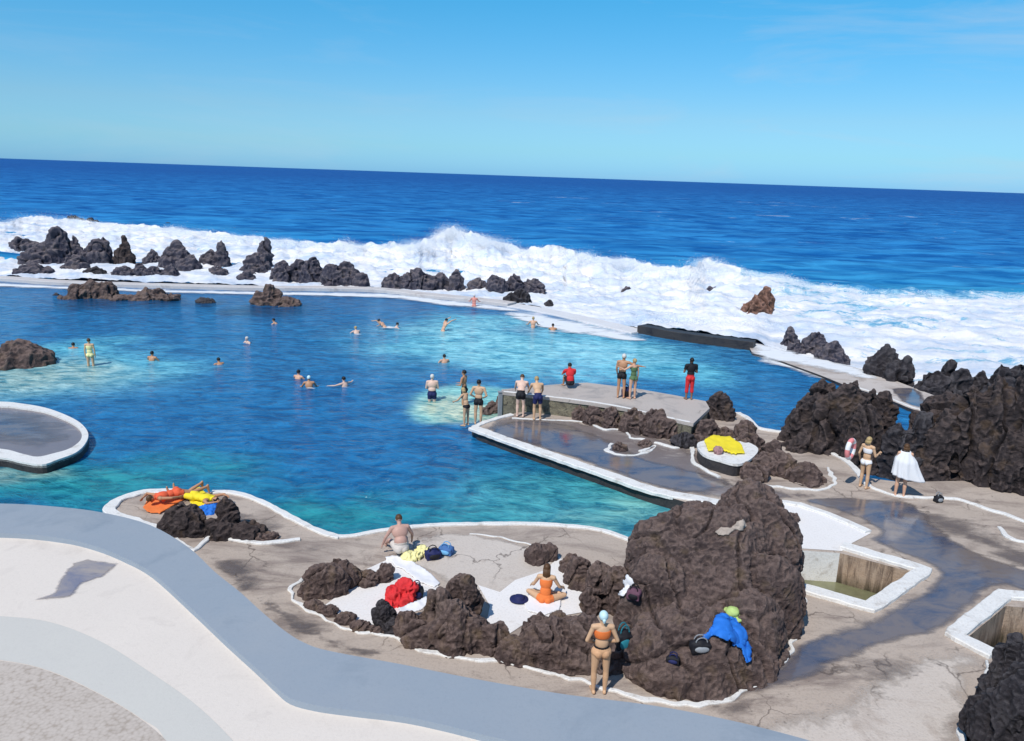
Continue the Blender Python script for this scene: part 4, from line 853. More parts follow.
def person(label, loc, rz, h, ps, skin, clothes=(), hair=None, fem=False, fat=1.0, base='feet', group=None, hairlen=0, cap=None, zoff=0.0, vox=.011):
    J = joints(h, ps, fem)
    if ps.rot is not None:
        R = Matrix.Rotation(ps.rot[0], 3, 'X') @ Matrix.Rotation(ps.rot[1], 3, 'Y')
        dirs = {'hdL', 'hdR'}
        J = {k: R @ v for k, v in J.items()}
    else: R = Matrix.Identity(3)
    f = fat
    bm = bmesh.new()
    def lk(up):    # frame whose Z is 'up', Y close to the body's front
        z = up.normalized(); x = (R @ Vector((1, 0, 0))); y = z.cross(x).normalized(); x = y.cross(z); return Matrix((x, y, z)).transposed()
    sp = (J['neck'] - J['waist']); q = lk(sp)
    ellipsoid(bm, J['chest'] + q @ Vector((0, 0, .01 * h)), (.082 if fem else .098) * h * f, .060 * h * f, .105 * h, 3, q)
    ellipsoid(bm, J['waist'], (.070 if fem else .080) * h * f, .052 * h * f * (1 + (f - 1) * 1.5), .09 * h, 3, q)
    ellipsoid(bm, J['pelvis'], (.088 if fem else .083) * h * f, .062 * h * f, .065 * h, 3, lk(J['waist'] - J['pelvis']))
    for S, sg in (('L', -1), ('R', 1)):
        bt = J['pelvis'].lerp(J['hp' + S], .75) + R @ Vector((0, -.026 * h, -.012 * h)); ellipsoid(bm, bt, .048 * h * f, .05 * h * f, .05 * h * f, 2)
        tube(bm, J['neck'] - sp.normalized() * .022 * h, J['sh' + S], .038 * h, .034 * h)
        tube(bm, J['sh' + S], J['el' + S], .032 * h * (.88 if fem else 1.08), .022 * h)
        m_ = J['el' + S].lerp(J['wr' + S], .3); tube(bm, J['el' + S], m_, .021 * h, .0225 * h); tube(bm, m_, J['wr' + S], .0225 * h, .0145 * h)
        tube(bm, J['hp' + S], J['kn' + S], .053 * h * f, .032 * h)
        c_ = J['kn' + S].lerp(J['an' + S], .33) ; tube(bm, J['kn' + S], c_, .031 * h, .034 * h); tube(bm, c_, J['an' + S], .034 * h, .020 * h)
        tube(bm, J['he' + S], J['to' + S], .021 * h, .015 * h); tube(bm, J['an' + S], J['he' + S], .019 * h, .021 * h)
        tube(bm, J['an' + S], J['an' + S].lerp(J['to' + S], .7), .02 * h, .014 * h)
        if fem: ellipsoid(bm, J['chest'] + q @ Vector((sg * .042 * h, .050 * h, .012 * h)), .034 * h, .03 * h, .032 * h, 2)
        # hand: palm, four fingers, thumb
        d = J['hd' + S]; side = R @ Vector((0, 1, 0)); side = (side - d * side.dot(d)); side = side.normalized() if side.length > .1 else Vector((1, 0, 0)); nrm = d.cross(side)
        w = J['wr' + S]; pc = w + d * .028 * h
        ellipsoid(bm, pc, .012 * h, .024 * h, .030 * h, 2, Matrix((nrm, side, d)).transposed())
        for k_ in range(4):
            L = (.040, .046, .043, .034)[k_] * h; b0 = w + d * .048 * h + side * (.016 - k_ * .0105) * h; cv = nrm * (.012 * h * (1 if S == 'L' else -1))
            m2 = b0 + d * L * .5 + side * (.003 * (1.5 - k_)) * h; tube(bm, b0, m2, .0055 * h, .005 * h, 7); tube(bm, m2, m2 + d * L * .5 + cv, .005 * h, .0042 * h, 7)
        tb = w + d * .016 * h + side * .016 * h; t1 = tb + (d * .6 + side * .8).normalized() * .024 * h; tube(bm, tb, t1, .0065 * h, .006 * h, 7); tube(bm, t1, t1 + (d * .95 + side * .2) * .02 * h, .006 * h, .005 * h, 7)
    tube(bm, J['chest'] + (J['neck'] - J['chest']) * .8, J['head'] - (J['head'] - J['neck']) * .3, .034 * h, .030 * h)
    hq = lk(J['head'] - J['neck'] + R @ Vector((0, .001, 0)))
    fr = R @ Vector(ps.face); z_ = hq @ Vector((0, 0, 1)); fr = (fr - z_ * fr.dot(z_)).normalized(); xx = fr.cross(z_); hq = Matrix((xx, fr, z_)).transposed()
    hc = J['head']
    ellipsoid(bm, hc + hq @ Vector((0, -.004, .012)) * h, .045 * h, .056 * h, .054 * h, 3, hq)
    ellipsoid(bm, hc + hq @ Vector((0, .012, -.026)) * h, .034 * h, .038 * h, .040 * h, 3, hq)
    tube(bm, hc + hq @ Vector((0, .046, .004)) * h, hc + hq @ Vector((0, .060, -.014)) * h, .006 * h, .0095 * h, 8)
    ellipsoid(bm, hc + hq @ Vector((0, .047, -.034)) * h, .014 * h, .007 * h, .006 * h, 2, hq)
    for sg in (-1, 1): ellipsoid(bm, hc + hq @ Vector((sg * .045, -.004, -.006)) * h, .006 * h, .012 * h, .018 * h, 2, hq)
    me = remeshed(bm, vox * h / 1.7, 2)
    vs = [v.co.copy() for v in me.vertices]
    zmin = min(v.z for v in vs)
    shift = Vector((0, 0, -zmin + zoff)) if base == 'feet' else Vector((0, 0, zoff))
    # per-face nearest bone, for cutting clothes
    bones = [('hip', J['pelvis'], J['waist'], .085), ('belly', J['waist'], J['chest'], .08), ('chest', J['chest'], J['neck'], .095), ('head', J['neck'] + (J['head'] - J['neck']) * .45, J['head'] + (J['head'] - J['neck']) * .4, .055)]
    for S in 'LR':
        bones += [('clav', J['neck'], J['sh' + S], .04), ('uarm', J['sh' + S], J['el' + S], .03), ('farm', J['el' + S], J['wr' + S], .02), ('hand', J['wr' + S], J['wr' + S] + J['hd' + S] * .09 * h, .02),
                  ('thigh', J['hp' + S], J['kn' + S], .055), ('shin', J['kn' + S], J['an' + S], .033), ('foot', J['an' + S], J['to' + S], .025)]
    def bone(p):
        best = None
        for nme, a, b, rr_ in bones:
            d = b - a; tt = (p - a).dot(d) / d.dot(d); tc_ = min(1, max(0, tt)); dd = (p - a - d * tc_).length / (rr_ * h)
            if best is None or dd < best[0]: best = (dd, nme, tt)
        return best[1], best[2]
    root = empty('person', loc, rz); tag(root, label, 'person', group)
    me.materials.clear(); me.materials.append(skin); me.materials.append(HB); me.materials.append(WCL)
    me.polygons.foreach_set('use_smooth', [True] * len(me.polygons))
    fb = [bone(p.center) for p in me.polygons] if clothes else None
    fn = [v.normal.copy() for v in me.vertices]
    # eyes and mouth
    b2 = bmesh.new(); b2.from_mesh(me)
    nf = len(b2.faces)
    for sg in (-1, 1):
        ellipsoid(b2, hc + hq @ Vector((sg * .017, .0485, .004)) * h, .006 * h, .004 * h, .0042 * h, 1, hq)
    b2.faces.ensure_lookup_table()
    for k_ in range(nf, len(b2.faces)): b2.faces[k_].material_index = 1
    bmesh.ops.translate(b2, verts=b2.verts[:], vec=shift); b2.to_mesh(me); b2.free()
    me.name = 'body'; link('body', me, root)
    for (nm, test, off, cm) in clothes:
        idx = {}; V = []; Fc = []
        polys = me.polygons
        for k_ in range(nf):
            b_, t_ = fb[k_]
            if test(b_, t_, None):
                ff = []
                for vi in polys[k_].vertices:
                    if vi not in idx: idx[vi] = len(V); V.append(vs[vi] + fn[vi] * off + shift)
                    ff.append(idx[vi])
                Fc.append(ff)
        if not Fc: continue
        cme = mesh_from(nm, V, Fc, cm, True); o = link(nm, cme, root)
        so_ = o.modifiers.new('s', 'SOLIDIFY'); so_.thickness = off * .9; so_.offset = -1
    if hair or cap:
        hb = bmesh.new(); hm = cap or hair
        vv = ellipsoid(hb, hc + hq @ Vector((0, -.006, .016)) * h, .050 * h, .060 * h, .057 * h, 3, hq)
        kill = [v for v in vv if (hq.transposed() @ (v.co - hc)).y > .030 * h and (hq.transposed() @ (v.co - hc)).z < .034 * h or (hq.transposed() @ (v.co - hc)).z < -.018 * h]
        bmesh.ops.delete(hb, geom=kill, context='VERTS')
        if hairlen and not cap:
            dn = R @ Vector((0, 0, -1)); bk = hq @ Vector((0, -1, 0))
            for k_ in range(-3, 4):
                a = hc + hq @ Vector((k_ * .012, -.05 + abs(k_) * .006, .0)) * h; b = hc + hq @ Vector((k_ * .014, -.055 + abs(k_) * .005, 0)) * h + dn * hairlen * h * (1 - .05 * abs(k_)) + bk * .012 * h
                tube(hb, a, b, .016 * h, .009 * h, 8)
        if hairlen and cap: tube(hb, hc + hq @ Vector((0, -.055, -.01)) * h, hc + hq @ Vector((0, -.06, -.03)) * h, .02 * h, .015 * h)
        bmesh.ops.translate(hb, verts=hb.verts[:], vec=shift)
        o = link('swim_cap' if cap else 'hair', from_bm('hair', hb, hm, True), root)
    root['pelvis_h'] = 0.0; del root['pelvis_h']
    return root, J, shift
trunks = lambda m, L=.5: ('swim_trunks', lambda b, t, p: (b == 'hip' and t < .75) or (b == 'thigh' and t < L), .012, m)
briefs = lambda m: ('bikini_bottom', lambda b, t, p: (b == 'hip' and t < .35) or (b == 'thigh' and t < .06), .007, m)
btop = lambda m: ('bikini_top', lambda b, t, p: (b == 'belly' and t > .62) or (b == 'chest' and t < .42), .008, m)
shirt = lambda m: ('shirt', lambda b, t, p: b in ('belly', 'chest', 'clav') or (b == 'hip' and t > .3) or (b == 'uarm' and t < .55), .014, m)
suit = lambda m: ('swimsuit', lambda b, t, p: b in ('belly',) or (b == 'hip') or (b == 'chest' and t < .5) or (b == 'thigh' and t < .06), .007, m)
def at(px, py, z=DZ): return G(px, py, z)
STAND = Pose(); 
HIPS = Pose(armL=((-.40, -.12, -.9), (.50, .55, -.45), (.7, .5, -.3)), armR=((.40, -.12, -.9), (-.50, .55, -.45), (-.7, .5, -.3)), legL=((-.06, .0, -1), (.02, -.02, -1)), legR=((.06, .0, -1), (-.02, -.02, -1)))
FOLD = Pose(armL=((-.25, .15, -1), (.5, .85, .15)), armR=((.25, .15, -1), (-.5, .85, .2)))
LEAN = Pose(lean=.75, armL=((-.2, .5, -.8), (-.05, .7, -.55)), armR=((.2, .5, -.8), (.05, .7, -.55)), legL=((-.08, .12, -1), (0, -.12, -1)), legR=((.08, .12, -1), (0, -.12, -1)), head=(0, .4, .8))
REACH = Pose(lean=.3, armL=((-.3, .5, -.75), (.1, .8, -.4)), armR=((.3, .3, -.9), (0, .5, -.9)), head=(0, .5, .8))
HUG = Pose(armL=((-.2, .1, -1), (.1, .4, -.9)), armR=((.85, .25, -.35), (.8, .3, -.1)), side=.08)
FRONTA = Pose(armL=((-.2, .15, -1), (.55, .7, -.2)), armR=((.2, .15, -1), (-.55, .7, 0)), lean=.05)
CROSS = Pose(lean=.18, armL=((-.45, .25, -.85), (-.25, .75, -.45)), armR=((.45, .25, -.85), (.25, .75, -.45)), legL=((-.8, .55, .05), (.75, .25, -.12)), legR=((.8, .55, .05), (-.75, .35, -.12)), head=(0, .25, 1))
KNEES = Pose(lean=.35, armL=((-.25, .6, -.6), (.3, .8, -.1)), armR=((.25, .6, -.6), (-.3, .8, -.1)), legL=((-.22, .85, .55), (0, .3, -.95)), legR=((.22, .85, .55), (0, .3, -.95)), head=(0, .3, 1))
SITF = Pose(lean=.4, armL=((-.5, .1, -.8), (-.2, .35, -.8)), armR=((.45, .2, -.8), (.1, .5, -.7)), legL=((-.3, .95, .15), (-.1, .7, -.5)), legR=((.3, .95, .15), (0, .7, -.5)), head=(0, .6, .7))
LIE = Pose(armL=((-.5, .0, -.8), (.3, .2, -.9)), armR=((.8, 0, .5), (-.7, .1, .7)), legL=((-.12, .15, -1), (0, -.25, -1)), legR=((.1, .5, -.85), (0, -.6, -.8)), rot=(-math.pi / 2, 0))
PRONE = Pose(armL=((-.6, .1, .75), (.5, .1, .8)), armR=((.6, .1, .75), (-.5, .1, .8)), legL=((-.08, .0, -1), (0, .02, -1)), legR=((.08, .0, -1), (0, .02, -1)), rot=(math.pi / 2, 0))
TREAD = Pose(lean=.25, armL=((-.5, .45, -.8), (-.3, .8, -.1)), armR=((.5, .45, -.8), (.3, .8, -.1)), legL=((-.2, .3, -.9), (0, -.4, -.9)), legR=((.2, .3, -.9), (0, -.4, -.9)))
BREAST = Pose(lean=.75, armL=((-.3, .8, -.5), (.1, .9, -.1)), armR=((.3, .8, -.5), (-.1, .9, -.1)), legL=((-.2, -.6, -.7), (0, -.7, -.6)), legR=((.2, -.6, -.7), (0, -.7, -.6)), head=(0, -.2, 1))
CRAWL = Pose(lean=.9, armL=((-.4, .6, .75), (.1, .9, -.2)), armR=((.3, .8, -.5), (.1, .9, -.5)), legL=((-.1, -1, -.2), (0, -1, 0)), legR=((.1, -1, -.2), (0, -1, 0)), head=(0, .6, .6))

def swimmer(label, px, py, rz, ps, skin, hair, out=.38, h=1.7, **kw):
    """out: how far the head top stands out of the water"""
    J = joints(h, ps, False); top = J['head'].z + .062 * h
    g = at(px, py, 0.0); return person(label, Vector((g.x, g.y, 0)), rz, h, ps, skin, hair=hair, base='pelvis', zoff=out - top, vox=.016, **kw)
swimmer('dark-haired swimmer right beside the big boulder at the left edge', 72, 349, .3, BREAST, SK[1], HB, .26)
swimmer('swimmer facing away with bare shoulders, in the pale shallows right of the standing bather', 151, 361, -.2, TREAD, SK[1], HB, .46)
swimmer('lone swimmer mid-pool, lower of the two right of the shallows', 222, 365, .8, BREAST, SK[1], HB, .30)
swimmer('lone swimmer with pale back mid-pool, upper of the two right of the shallows', 249, 343, 2.5, TREAD, SK[4], HGR, .36)
swimmer('tiny swimmer just in front of the pointed brown lagoon rock', 279, 324, 1.4, BREAST, SK[0], HB, .32)
swimmer('swimmer alone doing breaststroke left of the splashing pair', 358, 334, .6, BREAST, SK[4], HBL, .40)
swimmer('swimmer splashing with one arm raised near the seawall gap', 386, 328, 1.2, CRAWL, SK[0], HB, .5)
swimmer('second splashing swimmer, close to the right of the one with raised arm', 392, 328, -1.2, BREAST, SK[4], HB, .32)
swimmer('swimmer with both arms raised to dive at the edge of turquoise water', 443, 331, -.9, Pose(lean=.5, armL=((-.3, .7, .6), (0, .8, .3)), armR=((.3, .7, .6), (0, .9, .2))), SK[0], HB, .75)
swimmer('swimmer on the dark water line above the man with white hair', 445, 363, .4, TREAD, SK[0], HB, .42)
swimmer('swimmer with dark hair, upper left of the trio in the middle of the pool', 297, 379, -.4, TREAD, SK[0], HB, .40)
swimmer('swimmer in a pale cap, middle of the trio in the pool', 309, 388, .2, TREAD, SK[1], None, .52, cap=CAPW)
swimmer('swimmer with arms spread wide, right one of the trio in the pool', 346, 387, .9, Pose(lean=.3, armL=((-1, .2, -.1), (-.7, .6, 0)), armR=((1, .2, -.1), (.7, .6, 0))), SK[4], HB, .44)
swimmer('pinkish sunburnt bather close under the end of the long seawall', 474, 307, 0, TREAD, plain('skin_sunburnt', (.65, .25, .2), .5, .05), HGR, .9)
swimmer('far bather by the foamy sill, left of the other one there', 533, 328, 0, TREAD, SK[0], HBL, .7)
swimmer('dark-haired far bather by the foamy sill, right of the other one', 553, 331, 0, BREAST, SK[1], HB, .4)
def standwater(label, px, py_surf, rz, h, ps, skin, out, **kw):
    J = joints(h, ps, kw.get('fem', False)); top = J['head'].z + .066 * h
    g = at(px, py_surf, 0.0); return person(label, Vector((g.x, g.y, 0)), rz, h, ps, skin, base='pelvis', zoff=out - top, vox=.012, **kw)
standwater('person in pale yellow swimsuit standing thigh-deep in the shallows at left', 91, 366, .2, 1.66, STAND, SK[2], 1.32, clothes=[suit(PYEL)], hair=HBR, fem=True)
standwater('white-haired man in dark trunks standing waist-deep on the underwater shelf', 432, 401, .1, 1.75, FRONTA, SK[4], 1.15, clothes=[trunks(NAVY)], hair=HGR, fat=1.18)
standwater('dark-haired man behind the group of three, turned left on the pier corner', 464, 404, 1.2, 1.72, FRONTA, SK[1], 1.45, clothes=[trunks(BLACK)], hair=HB)
person('fair-haired bather bending forward at the pier corner, foremost of the group of three', at(466, 426, .12), .9, 1.5, REACH, SK[2], clothes=[briefs(BLACK)], hair=HBL, fem=True, hairlen=.08)
person('tanned man in black trunks with hands on hips at the pier corner', at(478, 424.5, .15), -.2, 1.76, HIPS, SK[2], clothes=[trunks(BLACK, .28)], hair=HB)
person('pale man in dark shorts leaning on the raised platform, left of the golden-skinned one', at(520, 417), -.1, 1.74, LEAN, SK[4], clothes=[trunks(BLACK, .4)], hair=HBR, fat=1.1)
person('golden-skinned blond man in navy shorts leaning on the raised platform', at(537, 420), .15, 1.76, LEAN, SK[2], clothes=[trunks(NAVY, .6)], hair=HBL)
person('person in red top sitting on the far edge of the raised platform', at(570, 388.5, PZ), .2, 1.68, KNEES, SK[1], clothes=[shirt(RED), trunks(BLACK, .8)], hair=HB)
person('taller of the embracing couple, bare-chested in dark shorts on the platform', at(620.5, 398, PZ), -.3, 1.78, HUG, SK[1], clothes=[trunks(BLACK, .3)], hair=HGR, vox=.013)
person('shorter of the embracing couple, wearing a green swimsuit on the platform', at(632, 399, PZ), .4, 1.62, Pose(armL=((-.85, .2, -.5), (-.6, .3, .3))), SK[0], clothes=[suit(GREEN)], hair=HBL, fem=True)
person('person in black top and red shorts standing alone on the platform', at(688.5, 399.5, PZ), .1, 1.68, FOLD, SK[3], clothes=[shirt(BLACK), ('long_shorts', lambda b, t, p: (b == 'hip' and t < .8) or (b == 'thigh') or (b == 'shin' and t < .45), .016, RED)], hair=HB)
person('woman in pale bikini carrying a swim ring by the dark rocks', at(862.5, 488), -.9, 1.66, Pose(armL=((-.3, -.1, -1), (-.1, .5, -.7)), armR=((.25, .2, -1), (-.1, .95, .15)), legL=((-.05, .14, -1), (0, -.04, -1))), SK[2], clothes=[btop(WCL), briefs(WCL)], hair=HBL, fem=True, hairlen=.05)
pw2, JW, SH = person('woman wrapped in a white towel by the dark rocks', at(899, 496.5), -.35, 1.68, FOLD, SK[0], clothes=[briefs(NAVY)], hair=HBR, fem=True, hairlen=.04)
person('woman in orange bikini and pale blue swim cap with hands on her waist', at(598.5, 693), .05, 1.64, HIPS, SK[2], clothes=[btop(ORANGE), ('bikini_bottom', lambda b, t, p: (b == 'hip' and t < .55) or (b == 'thigh' and t < .08), .008, plain('peach_cloth', (.62, .36, .2), .7)), ('waist_band', lambda b, t, p: (b == 'hip' and .42 < t < .68), .014, BLACK)], cap=CAPW, hairlen=0.01, fem=True, fat=1.06, vox=.009)
person('long-haired woman in orange sitting cross-legged on the white painted floor', at(545, 603), -.15, 1.62, CROSS, SK[2], clothes=[('swimsuit', lambda b, t, p: (b in ('hip', 'belly')) or (b == 'chest' and t < .45) or (b == 'thigh' and t < .2), .01, ORANGE)], hair=HBR, fem=True, hairlen=.17, vox=.009)
person('bare-backed man sitting bent forward by the poolside, beside the yellow towel', at(401, 557), .35, 1.66, SITF, plain('skin_rosy', (.52, .32, .26), .5, .05), clothes=[trunks(plain('cream_cloth', (.6, .55, .5)), .6)], hair=HBR, fat=1.2, vox=.010)
LR = Pose(armL=((-.5, .0, -.8), (.3, .2, -.9)), armR=((.8, 0, .5), (-.7, .1, .7)), legL=((-.12, .15, -1), (0, -.15, -1)), legR=((.1, .3, -.9), (0, -.4, -.9)), rot=(-math.pi / 2, 0))
person('sunbather in red lying on an orange towel at the tip of the deck', G(176, 499, DZ + .06), 2.35, 1.68, LR, SK[1], clothes=[('swimsuit', lambda b, t, p: b in ('hip', 'belly', 'chest') or (b == 'thigh' and t < .35), .012, REDOR)], hair=HBR, fem=True, vox=.012)
person('sunbather in yellow lying behind the left brown rock', G(196, 500, DZ + .05), 1.25, 1.62, PRONE, SK[1], clothes=[('swimsuit', lambda b, t, p: b in ('hip', 'belly', 'chest') or (b == 'thigh' and t < .6), .014, YEL)], hair=HB, vox=.012)

# ================================================================ THINGS PEOPLE BROUGHT
def cloth_px(name, label, cat, poly, m, zflat=None, step=1.0, folds=.03, off=.02, thick=.02, quadw=1):
    xs = [p[0] for p in poly]; ys = [p[1] for p in poly]
    def inside(x, y):
        c = False
        for (a, b), (c2, d) in zip(poly, poly[1:] + poly[:1]):
            if (b > y) != (d > y) and x < (c2 - a) * (y - b) / (d - b) + a: c = not c
        return c
    V = {}; L = []; Fc = []
    x0, y0 = min(xs), min(ys); nx = int((max(xs) - x0) / step) + 2; ny = int((max(ys) - y0) / step) + 2
    def vert(i, j):
        if (i, j) in V: return V[(i, j)]
        x, y = x0 + i * step, y0 + j * step; r = hit(x, y) if zflat is None else (G(x, y, zflat), Vector((0, 0, 1)), 0)
        if r is None: V[(i, j)] = None; return None
        p, n = r[0], r[1]
        if n.dot(CAM - p) < 0: n = -n
        nz = noise.noise(p * 3.5) + .5 * noise.noise(p * 9 + Vector((4, 4, 4)))
        L.append(p + n * (off + folds * (.6 + nz))); V[(i, j)] = len(L) - 1; return len(L) - 1
    for i in range(nx):
        for j in range(ny):
            if inside(x0 + (i + .5) * step, y0 + (j + .5) * step):
                q = [vert(i, j), vert(i, j + 1), vert(i + 1, j + 1), vert(i + 1, j)]
                if None in q: continue
                if max((L[q[a]] - L[q[a - 1]]).length for a in range(4)) > .5: continue
                Fc.append(q)
    c = sum(L, Vector()) / len(L); zb = min(v.z for v in L); c.z = zb
    me = biggest(mesh_from(name, [v - c for v in L], Fc, m, True))
    o = link(name, me, None, c)
    s = o.modifiers.new('sm', 'SMOOTH'); s.iterations = 3; s.factor = .6
    s = o.modifiers.new('s', 'SOLIDIFY'); s.thickness = thick; s.offset = -1
    return tag(o, label, cat)
def heap(name, label, cat, blobs, m, z0=DZ, amp=.14):
    return rock(label, blobs, z0, m, name=name, cat=cat, amp=amp, jag=.45, sm=1, surf=False, k=.6, depth=.9)
cloth_px('towel', 'orange towel spread under the sunbather in red', 'towel', [(143, 508), (148, 500), (176, 489), (187, 491), (186, 499), (160, 514), (148, 513)], ORANGE, DZ + .02, .7, .02)
cloth_px('towel', 'yellow towel under the sunbather in yellow', 'towel', [(186, 492), (200, 488), (210, 497), (207, 506), (192, 508)], YEL, DZ + .02, .7, .02)
heap('towel', 'bright blue towel dropped between the two brown rocks at left', 'towel', [(204, 509, 6, 3.5, 511), (214, 507, 6, 4, 510), (209, 513, 7, 3, 513)], BLUE)
heap('towel', 'crumpled pale yellow towel beside the bare-backed man', 'towel', [(410, 557, 9, 5, 559), (422, 551, 8, 4.5, 554), (416, 556, 7, 5, 558)], PYEL)
def bag(label, px, py, rz, w_, d_, h_, m, m2, z=DZ, name='bag'):
    """soft bag: rounded body, zip line, pocket and two handles"""
    g = G(px, py, z); r = tag(empty(name, g, rz), label, 'bag')
    bm = bmesh.new(); ellipsoid(bm, (0, 0, h_ * .46), w_ * .5, d_ * .5, h_ * .48, 3); box(bm, (0, 0, h_ * .36), w_ * .86, d_ * .84, h_ * .66, 0, .0)
    me = remeshed(bm, .012, 4); me.materials.clear(); me.materials.append(m); me.polygons.foreach_set('use_smooth', [True] * len(me.polygons)); me.name = 'body'
    for v in me.vertices: v.co += v.normal * .02 * noise.noise(v.co * 9)
    link('body', me, r)
    bm = bmesh.new(); ellipsoid(bm, (0, -d_ * .45, h_ * .36), w_ * .32, d_ * .14, h_ * .24, 3); link('pocket', from_bm('pocket', bm, m2, True), r)
    for s in (-1, 1):
        bm = bmesh.new(); pts = [Vector((w_ * .25 * math.cos(a), s * d_ * .22, h_ * .8 + h_ * .36 * math.sin(a))) for a in np.linspace(0, math.pi, 11)]
        for a, b in zip(pts, pts[1:]): tube(bm, a, b, .011, .011, 8)
        link('handle', from_bm('handle', bm, m2, True), r)
    return r
bag('navy beach bag between the yellow towel and the light blue one', 433, 558, .4, .42, .30, .26, NAVY, BLACK)
bag('light blue bag, right one of the bags behind the yellow towel', 446, 554, -.3, .40, .28, .26, plain('denim_blue', (.06, .15, .36), .8), LBLUE)
cloth_px('towel', 'white towel trailing from the seated man toward the red cloth', 'towel', [(385, 558), (397, 557), (412, 562), (430, 574), (440, 584), (436, 589), (420, 584), (402, 570), (388, 566)], WCL, None, .9, .03)
heap('towel', 'crumpled bright red towel heaped among the brown rocks', 'towel', [(398, 594, 13, 8, 601), (407, 587, 11, 8, 599), (390, 602, 8, 4, 605), (406, 599, 9, 5, 604)], RED, amp=.22)
bag('dark navy bag tucked against the right side of the red towel', 417, 598, .2, .30, .24, .34, BLACK, NAVY)
cloth_px('towel', 'small white towel in front of the red one', 'towel', [(398, 610), (405, 606), (418, 603), (426, 598), (429, 606), (420, 612), (402, 616)], WCL, DZ + .3, .8, .04)
crust = cloth_px('salt_crust', None, None, [(716, 533), (722, 527), (731, 528), (736, 522), (743, 519), (747, 526), (742, 531), (734, 530), (728, 535), (720, 536)], DECK, None, .7, .03, .015)
bld = next(o for o in col.objects if str(o.get('label', '')).startswith('enormous')); crust.location -= bld.location; crust.parent = bld
# blue disc: flat sun hat
g = G(519, 601); bm = bmesh.new()
vs_ = []
prof = [(0, .10), (.07, .10), (.10, .085), (.11, .03), (.13, .015), (.2, .02), (.205, .008), (0, .005)]
N_ = 40
for i in range(N_):
    a = i / N_ * 2 * math.pi
    vs_.append([bm.verts.new((r_1 * math.cos(a) * 1.0, r_1 * math.sin(a), z_1 + .008 * math.sin(3 * a) * (r_1 / .2))) for r_1, z_1 in prof])
for i in range(N_):
    for j in range(len(prof) - 1):
        try: bm.faces.new((vs_[i][j], vs_[(i + 1) % N_][j], vs_[(i + 1) % N_][j + 1], vs_[i][j + 1]))
        except ValueError: pass
bmesh.ops.remove_doubles(bm, verts=bm.verts[:], dist=1e-4); bmesh.ops.recalc_face_normals(bm, faces=bm.faces[:])
tag(link('sun_hat', from_bm('sun_hat', bm, NAVY, True), None, g + Vector((0, 0, .035))), 'round dark blue sun hat on the white floor left of the seated woman', 'hat')
cloth_px('towel', 'white mat under the seated long-haired woman', 'towel', [(523, 602), (532, 592), (562, 594), (560, 610), (545, 616), (528, 612)], WCL, DZ + .02, .9, .012)
def item_on(px, py): 
    r = hit(px, py); return r
cloth_px('towel', 'blue towel draped down the front of the enormous boulder', 'towel', [(703, 636), (716, 622), (722, 614), (737, 620), (742, 630), (748, 645), (750, 660), (743, 664), (740, 650), (728, 642), (716, 637), (706, 639)], BLUE, None, .8, .06, .04)
r = hit(732, 616)
if r:
    g = r[0]; bm = bmesh.new(); ellipsoid(bm, (0, 0, .09), .13, .13, .10, 3); bmesh.ops.create_cone(bm, cap_ends=True, segments=32, radius1=.24, radius2=.20, depth=.03, matrix=Matrix.Translation((0, 0, .04)) @ Matrix.Rotation(.15, 4, 'X'))
    for v in bm.verts: v.co += v.co.normalized() * .015 * noise.noise(v.co * 12)
    tag(link('sun_hat', from_bm('sun_hat', bm, LIME, True), None, g), 'lime green sun hat on top of the blue towel', 'hat')
def bag_on(label, px, py, rz, w_, d_, h_, m, m2):
    r = hit(px, py)
    b = bag(label, px, py, rz, w_, d_, h_, m, m2); b.location = r[0] + Vector((0, -.02, -h_ * .35)); return b
bag_on('black bag resting on the boulder left of the blue towel', 700, 646, .1, .42, .24, .26, BLACK, GREY)
bag_on('small black pouch with blue flap low on the enormous boulder', 673, 659, -.3, .26, .18, .16, BLACK, NAVY)
bag_on('dark purple bag under a white cloth in the rock notch', 634, 594, -.4, .30, .24, .26, PURP, BLACK)
cloth_px('towel', 'white cloth hanging over the dark purple bag', 'towel', [(615, 586), (624, 576), (630, 575), (636, 581), (630, 588), (626, 598), (619, 593)], WCL, None, .8, .05, .05)
bag_on('black backpack with teal pocket behind the woman in orange bikini', 623, 641, .3, .34, .24, .46, BLACK, TEAL)
# yellow towel on the white ledge
cloth_px('towel', 'bright yellow towel spread on the white ledge', 'towel', [(704, 441), (714, 436), (730, 437), (742, 446), (745, 454), (735, 455), (722, 452), (708, 452)], YEL, .80, .8, .04)
heap('bundle', 'small pinkish bundle on the yellow towel', 'bundle', [(718, 450, 5, 4, 453)], plain('dusty_pink', (.35, .2, .2), .8), .80)
bag('navy bag at the feet of the embracing couple', 625.5, 397, .1, .36, .24, .45, NAVY, BLACK, PZ)
bag('little black bag against the foot of the great cliff', 938, 502, .2, .26, .2, .26, BLACK, GREY)
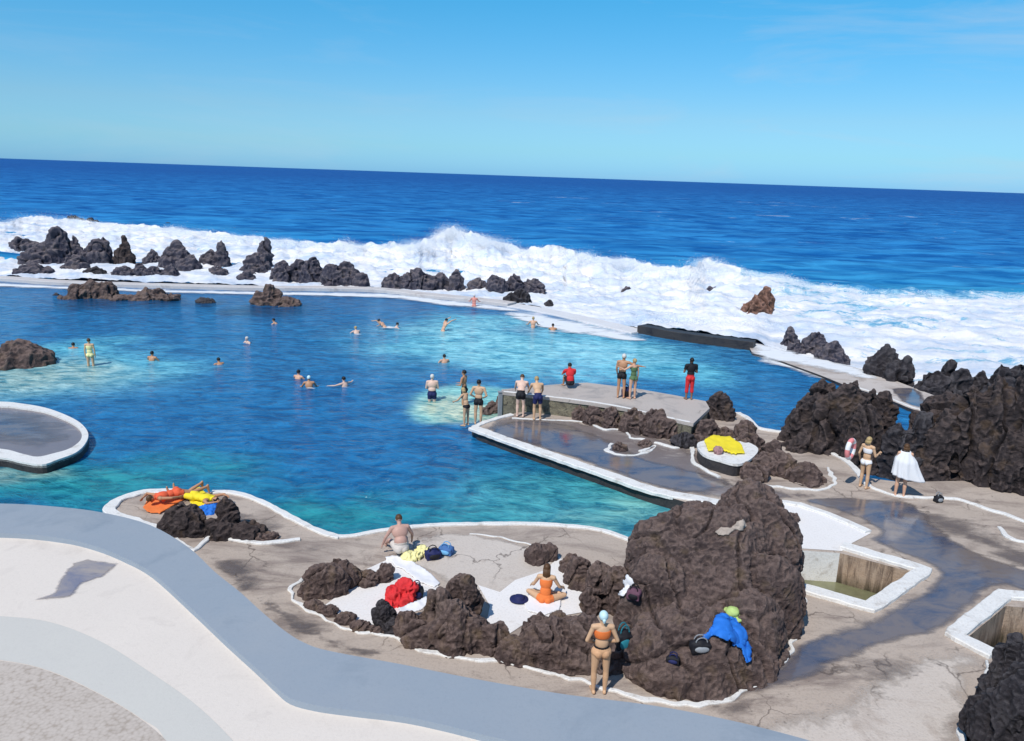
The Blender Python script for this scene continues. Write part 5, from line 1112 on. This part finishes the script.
# swim ring
g = at(851, 470, DZ); c_ = atY(850.5, 449, at(862.5, 488).y - .15)
r = tag(empty('swim_ring', c_, 0), 'white and pink inflatable swim ring held at the woman\'s side', 'swim ring')
for k_ in range(8):
    bm = bmesh.new(); rings = []
    for i in range(7):
        a = (k_ + i / 6) * math.pi / 4; cx, cz = .20 * math.cos(a), .27 * math.sin(a); rings.append([bm.verts.new((cx + .075 * math.cos(b) * math.cos(a), .075 * math.sin(b), cz + .075 * math.cos(b) * math.sin(a))) for b in np.linspace(0, 2 * math.pi, 15)[:-1]])
    for i in range(6):
        for j in range(14): bm.faces.new((rings[i][j], rings[i][(j + 1) % 14], rings[i + 1][(j + 1) % 14], rings[i + 1][j]))
    link('segment', from_bm('segment', bm, RINGW if k_ % 2 else PINK, True), r)
r.rotation_euler = (0, .1, .75)
# white towel shawl
def shawl():
    vs = []; fs = []; n = 40; rows = 26; h = 1.68
    c0 = SH + JW['neck']
    for i in range(rows):
        u = i / (rows - 1); z = c0.z + .02 - u * .86
        for j in range(n + 1):
            a = math.radians(-215 + 250 * j / n)   # wraps sides and back
            rx = .12 + .13 * min(1, u * 3) + .02 * u; ry = .10 + .08 * min(1, u * 2.5) + .02 * u
            fl = max(0, math.cos(a)) ** 2 * u ** 1.5 * .34
            fold = .028 * u * math.sin(a * 9 + 1.3 * math.sin(3 * u))
            x = (rx + fl + fold) * math.cos(a); y = (ry + fold) * math.sin(a)
            zz = z + (.12 * (1 - math.cos(a)) / 2) * u + max(0, -math.sin(a)) * 0 - .08 * fl
            vs.append((c0.x + x, c0.y + y + .02, zz))
    for i in range(rows - 1):
        for j in range(n): fs.append((i * (n + 1) + j, i * (n + 1) + j + 1, (i + 1) * (n + 1) + j + 1, (i + 1) * (n + 1) + j))
    o = link('towel', mesh_from('towel', vs, fs, WCL, True), None, pw2.location); o.rotation_euler = pw2.rotation_euler
    s = o.modifiers.new('s', 'SOLIDIFY'); s.thickness = .015
    tag(o, 'white towel wrapped round the shoulders of the woman by the dark rocks', 'towel')
shawl()

# groups for repeats
for o in col.objects:
    if o.parent or 'category' not in o: continue
    c, l = o['category'], o['label']
    if c == 'rock':
        d = o.location.y
        o['group'] = 'lava rocks along the seawall and in the surf' if d > 50 else ('rocks standing in the lagoon' if o.location.z < 0 else 'lava rocks on and beside the deck')
    elif c == 'person': o['group'] = 'swimmers in the pool' if ('swimmer' in l or 'bather' in l) and 'pier' not in l and 'sunbather' not in l else 'people on the decks and at the pool edge'
    elif c == 'towel': o['group'] = 'towels and cloths left around the rocks'
    elif c == 'bag': o['group'] = 'bags left around the deck'
    elif c == 'hat': o['group'] = 'sun hats'
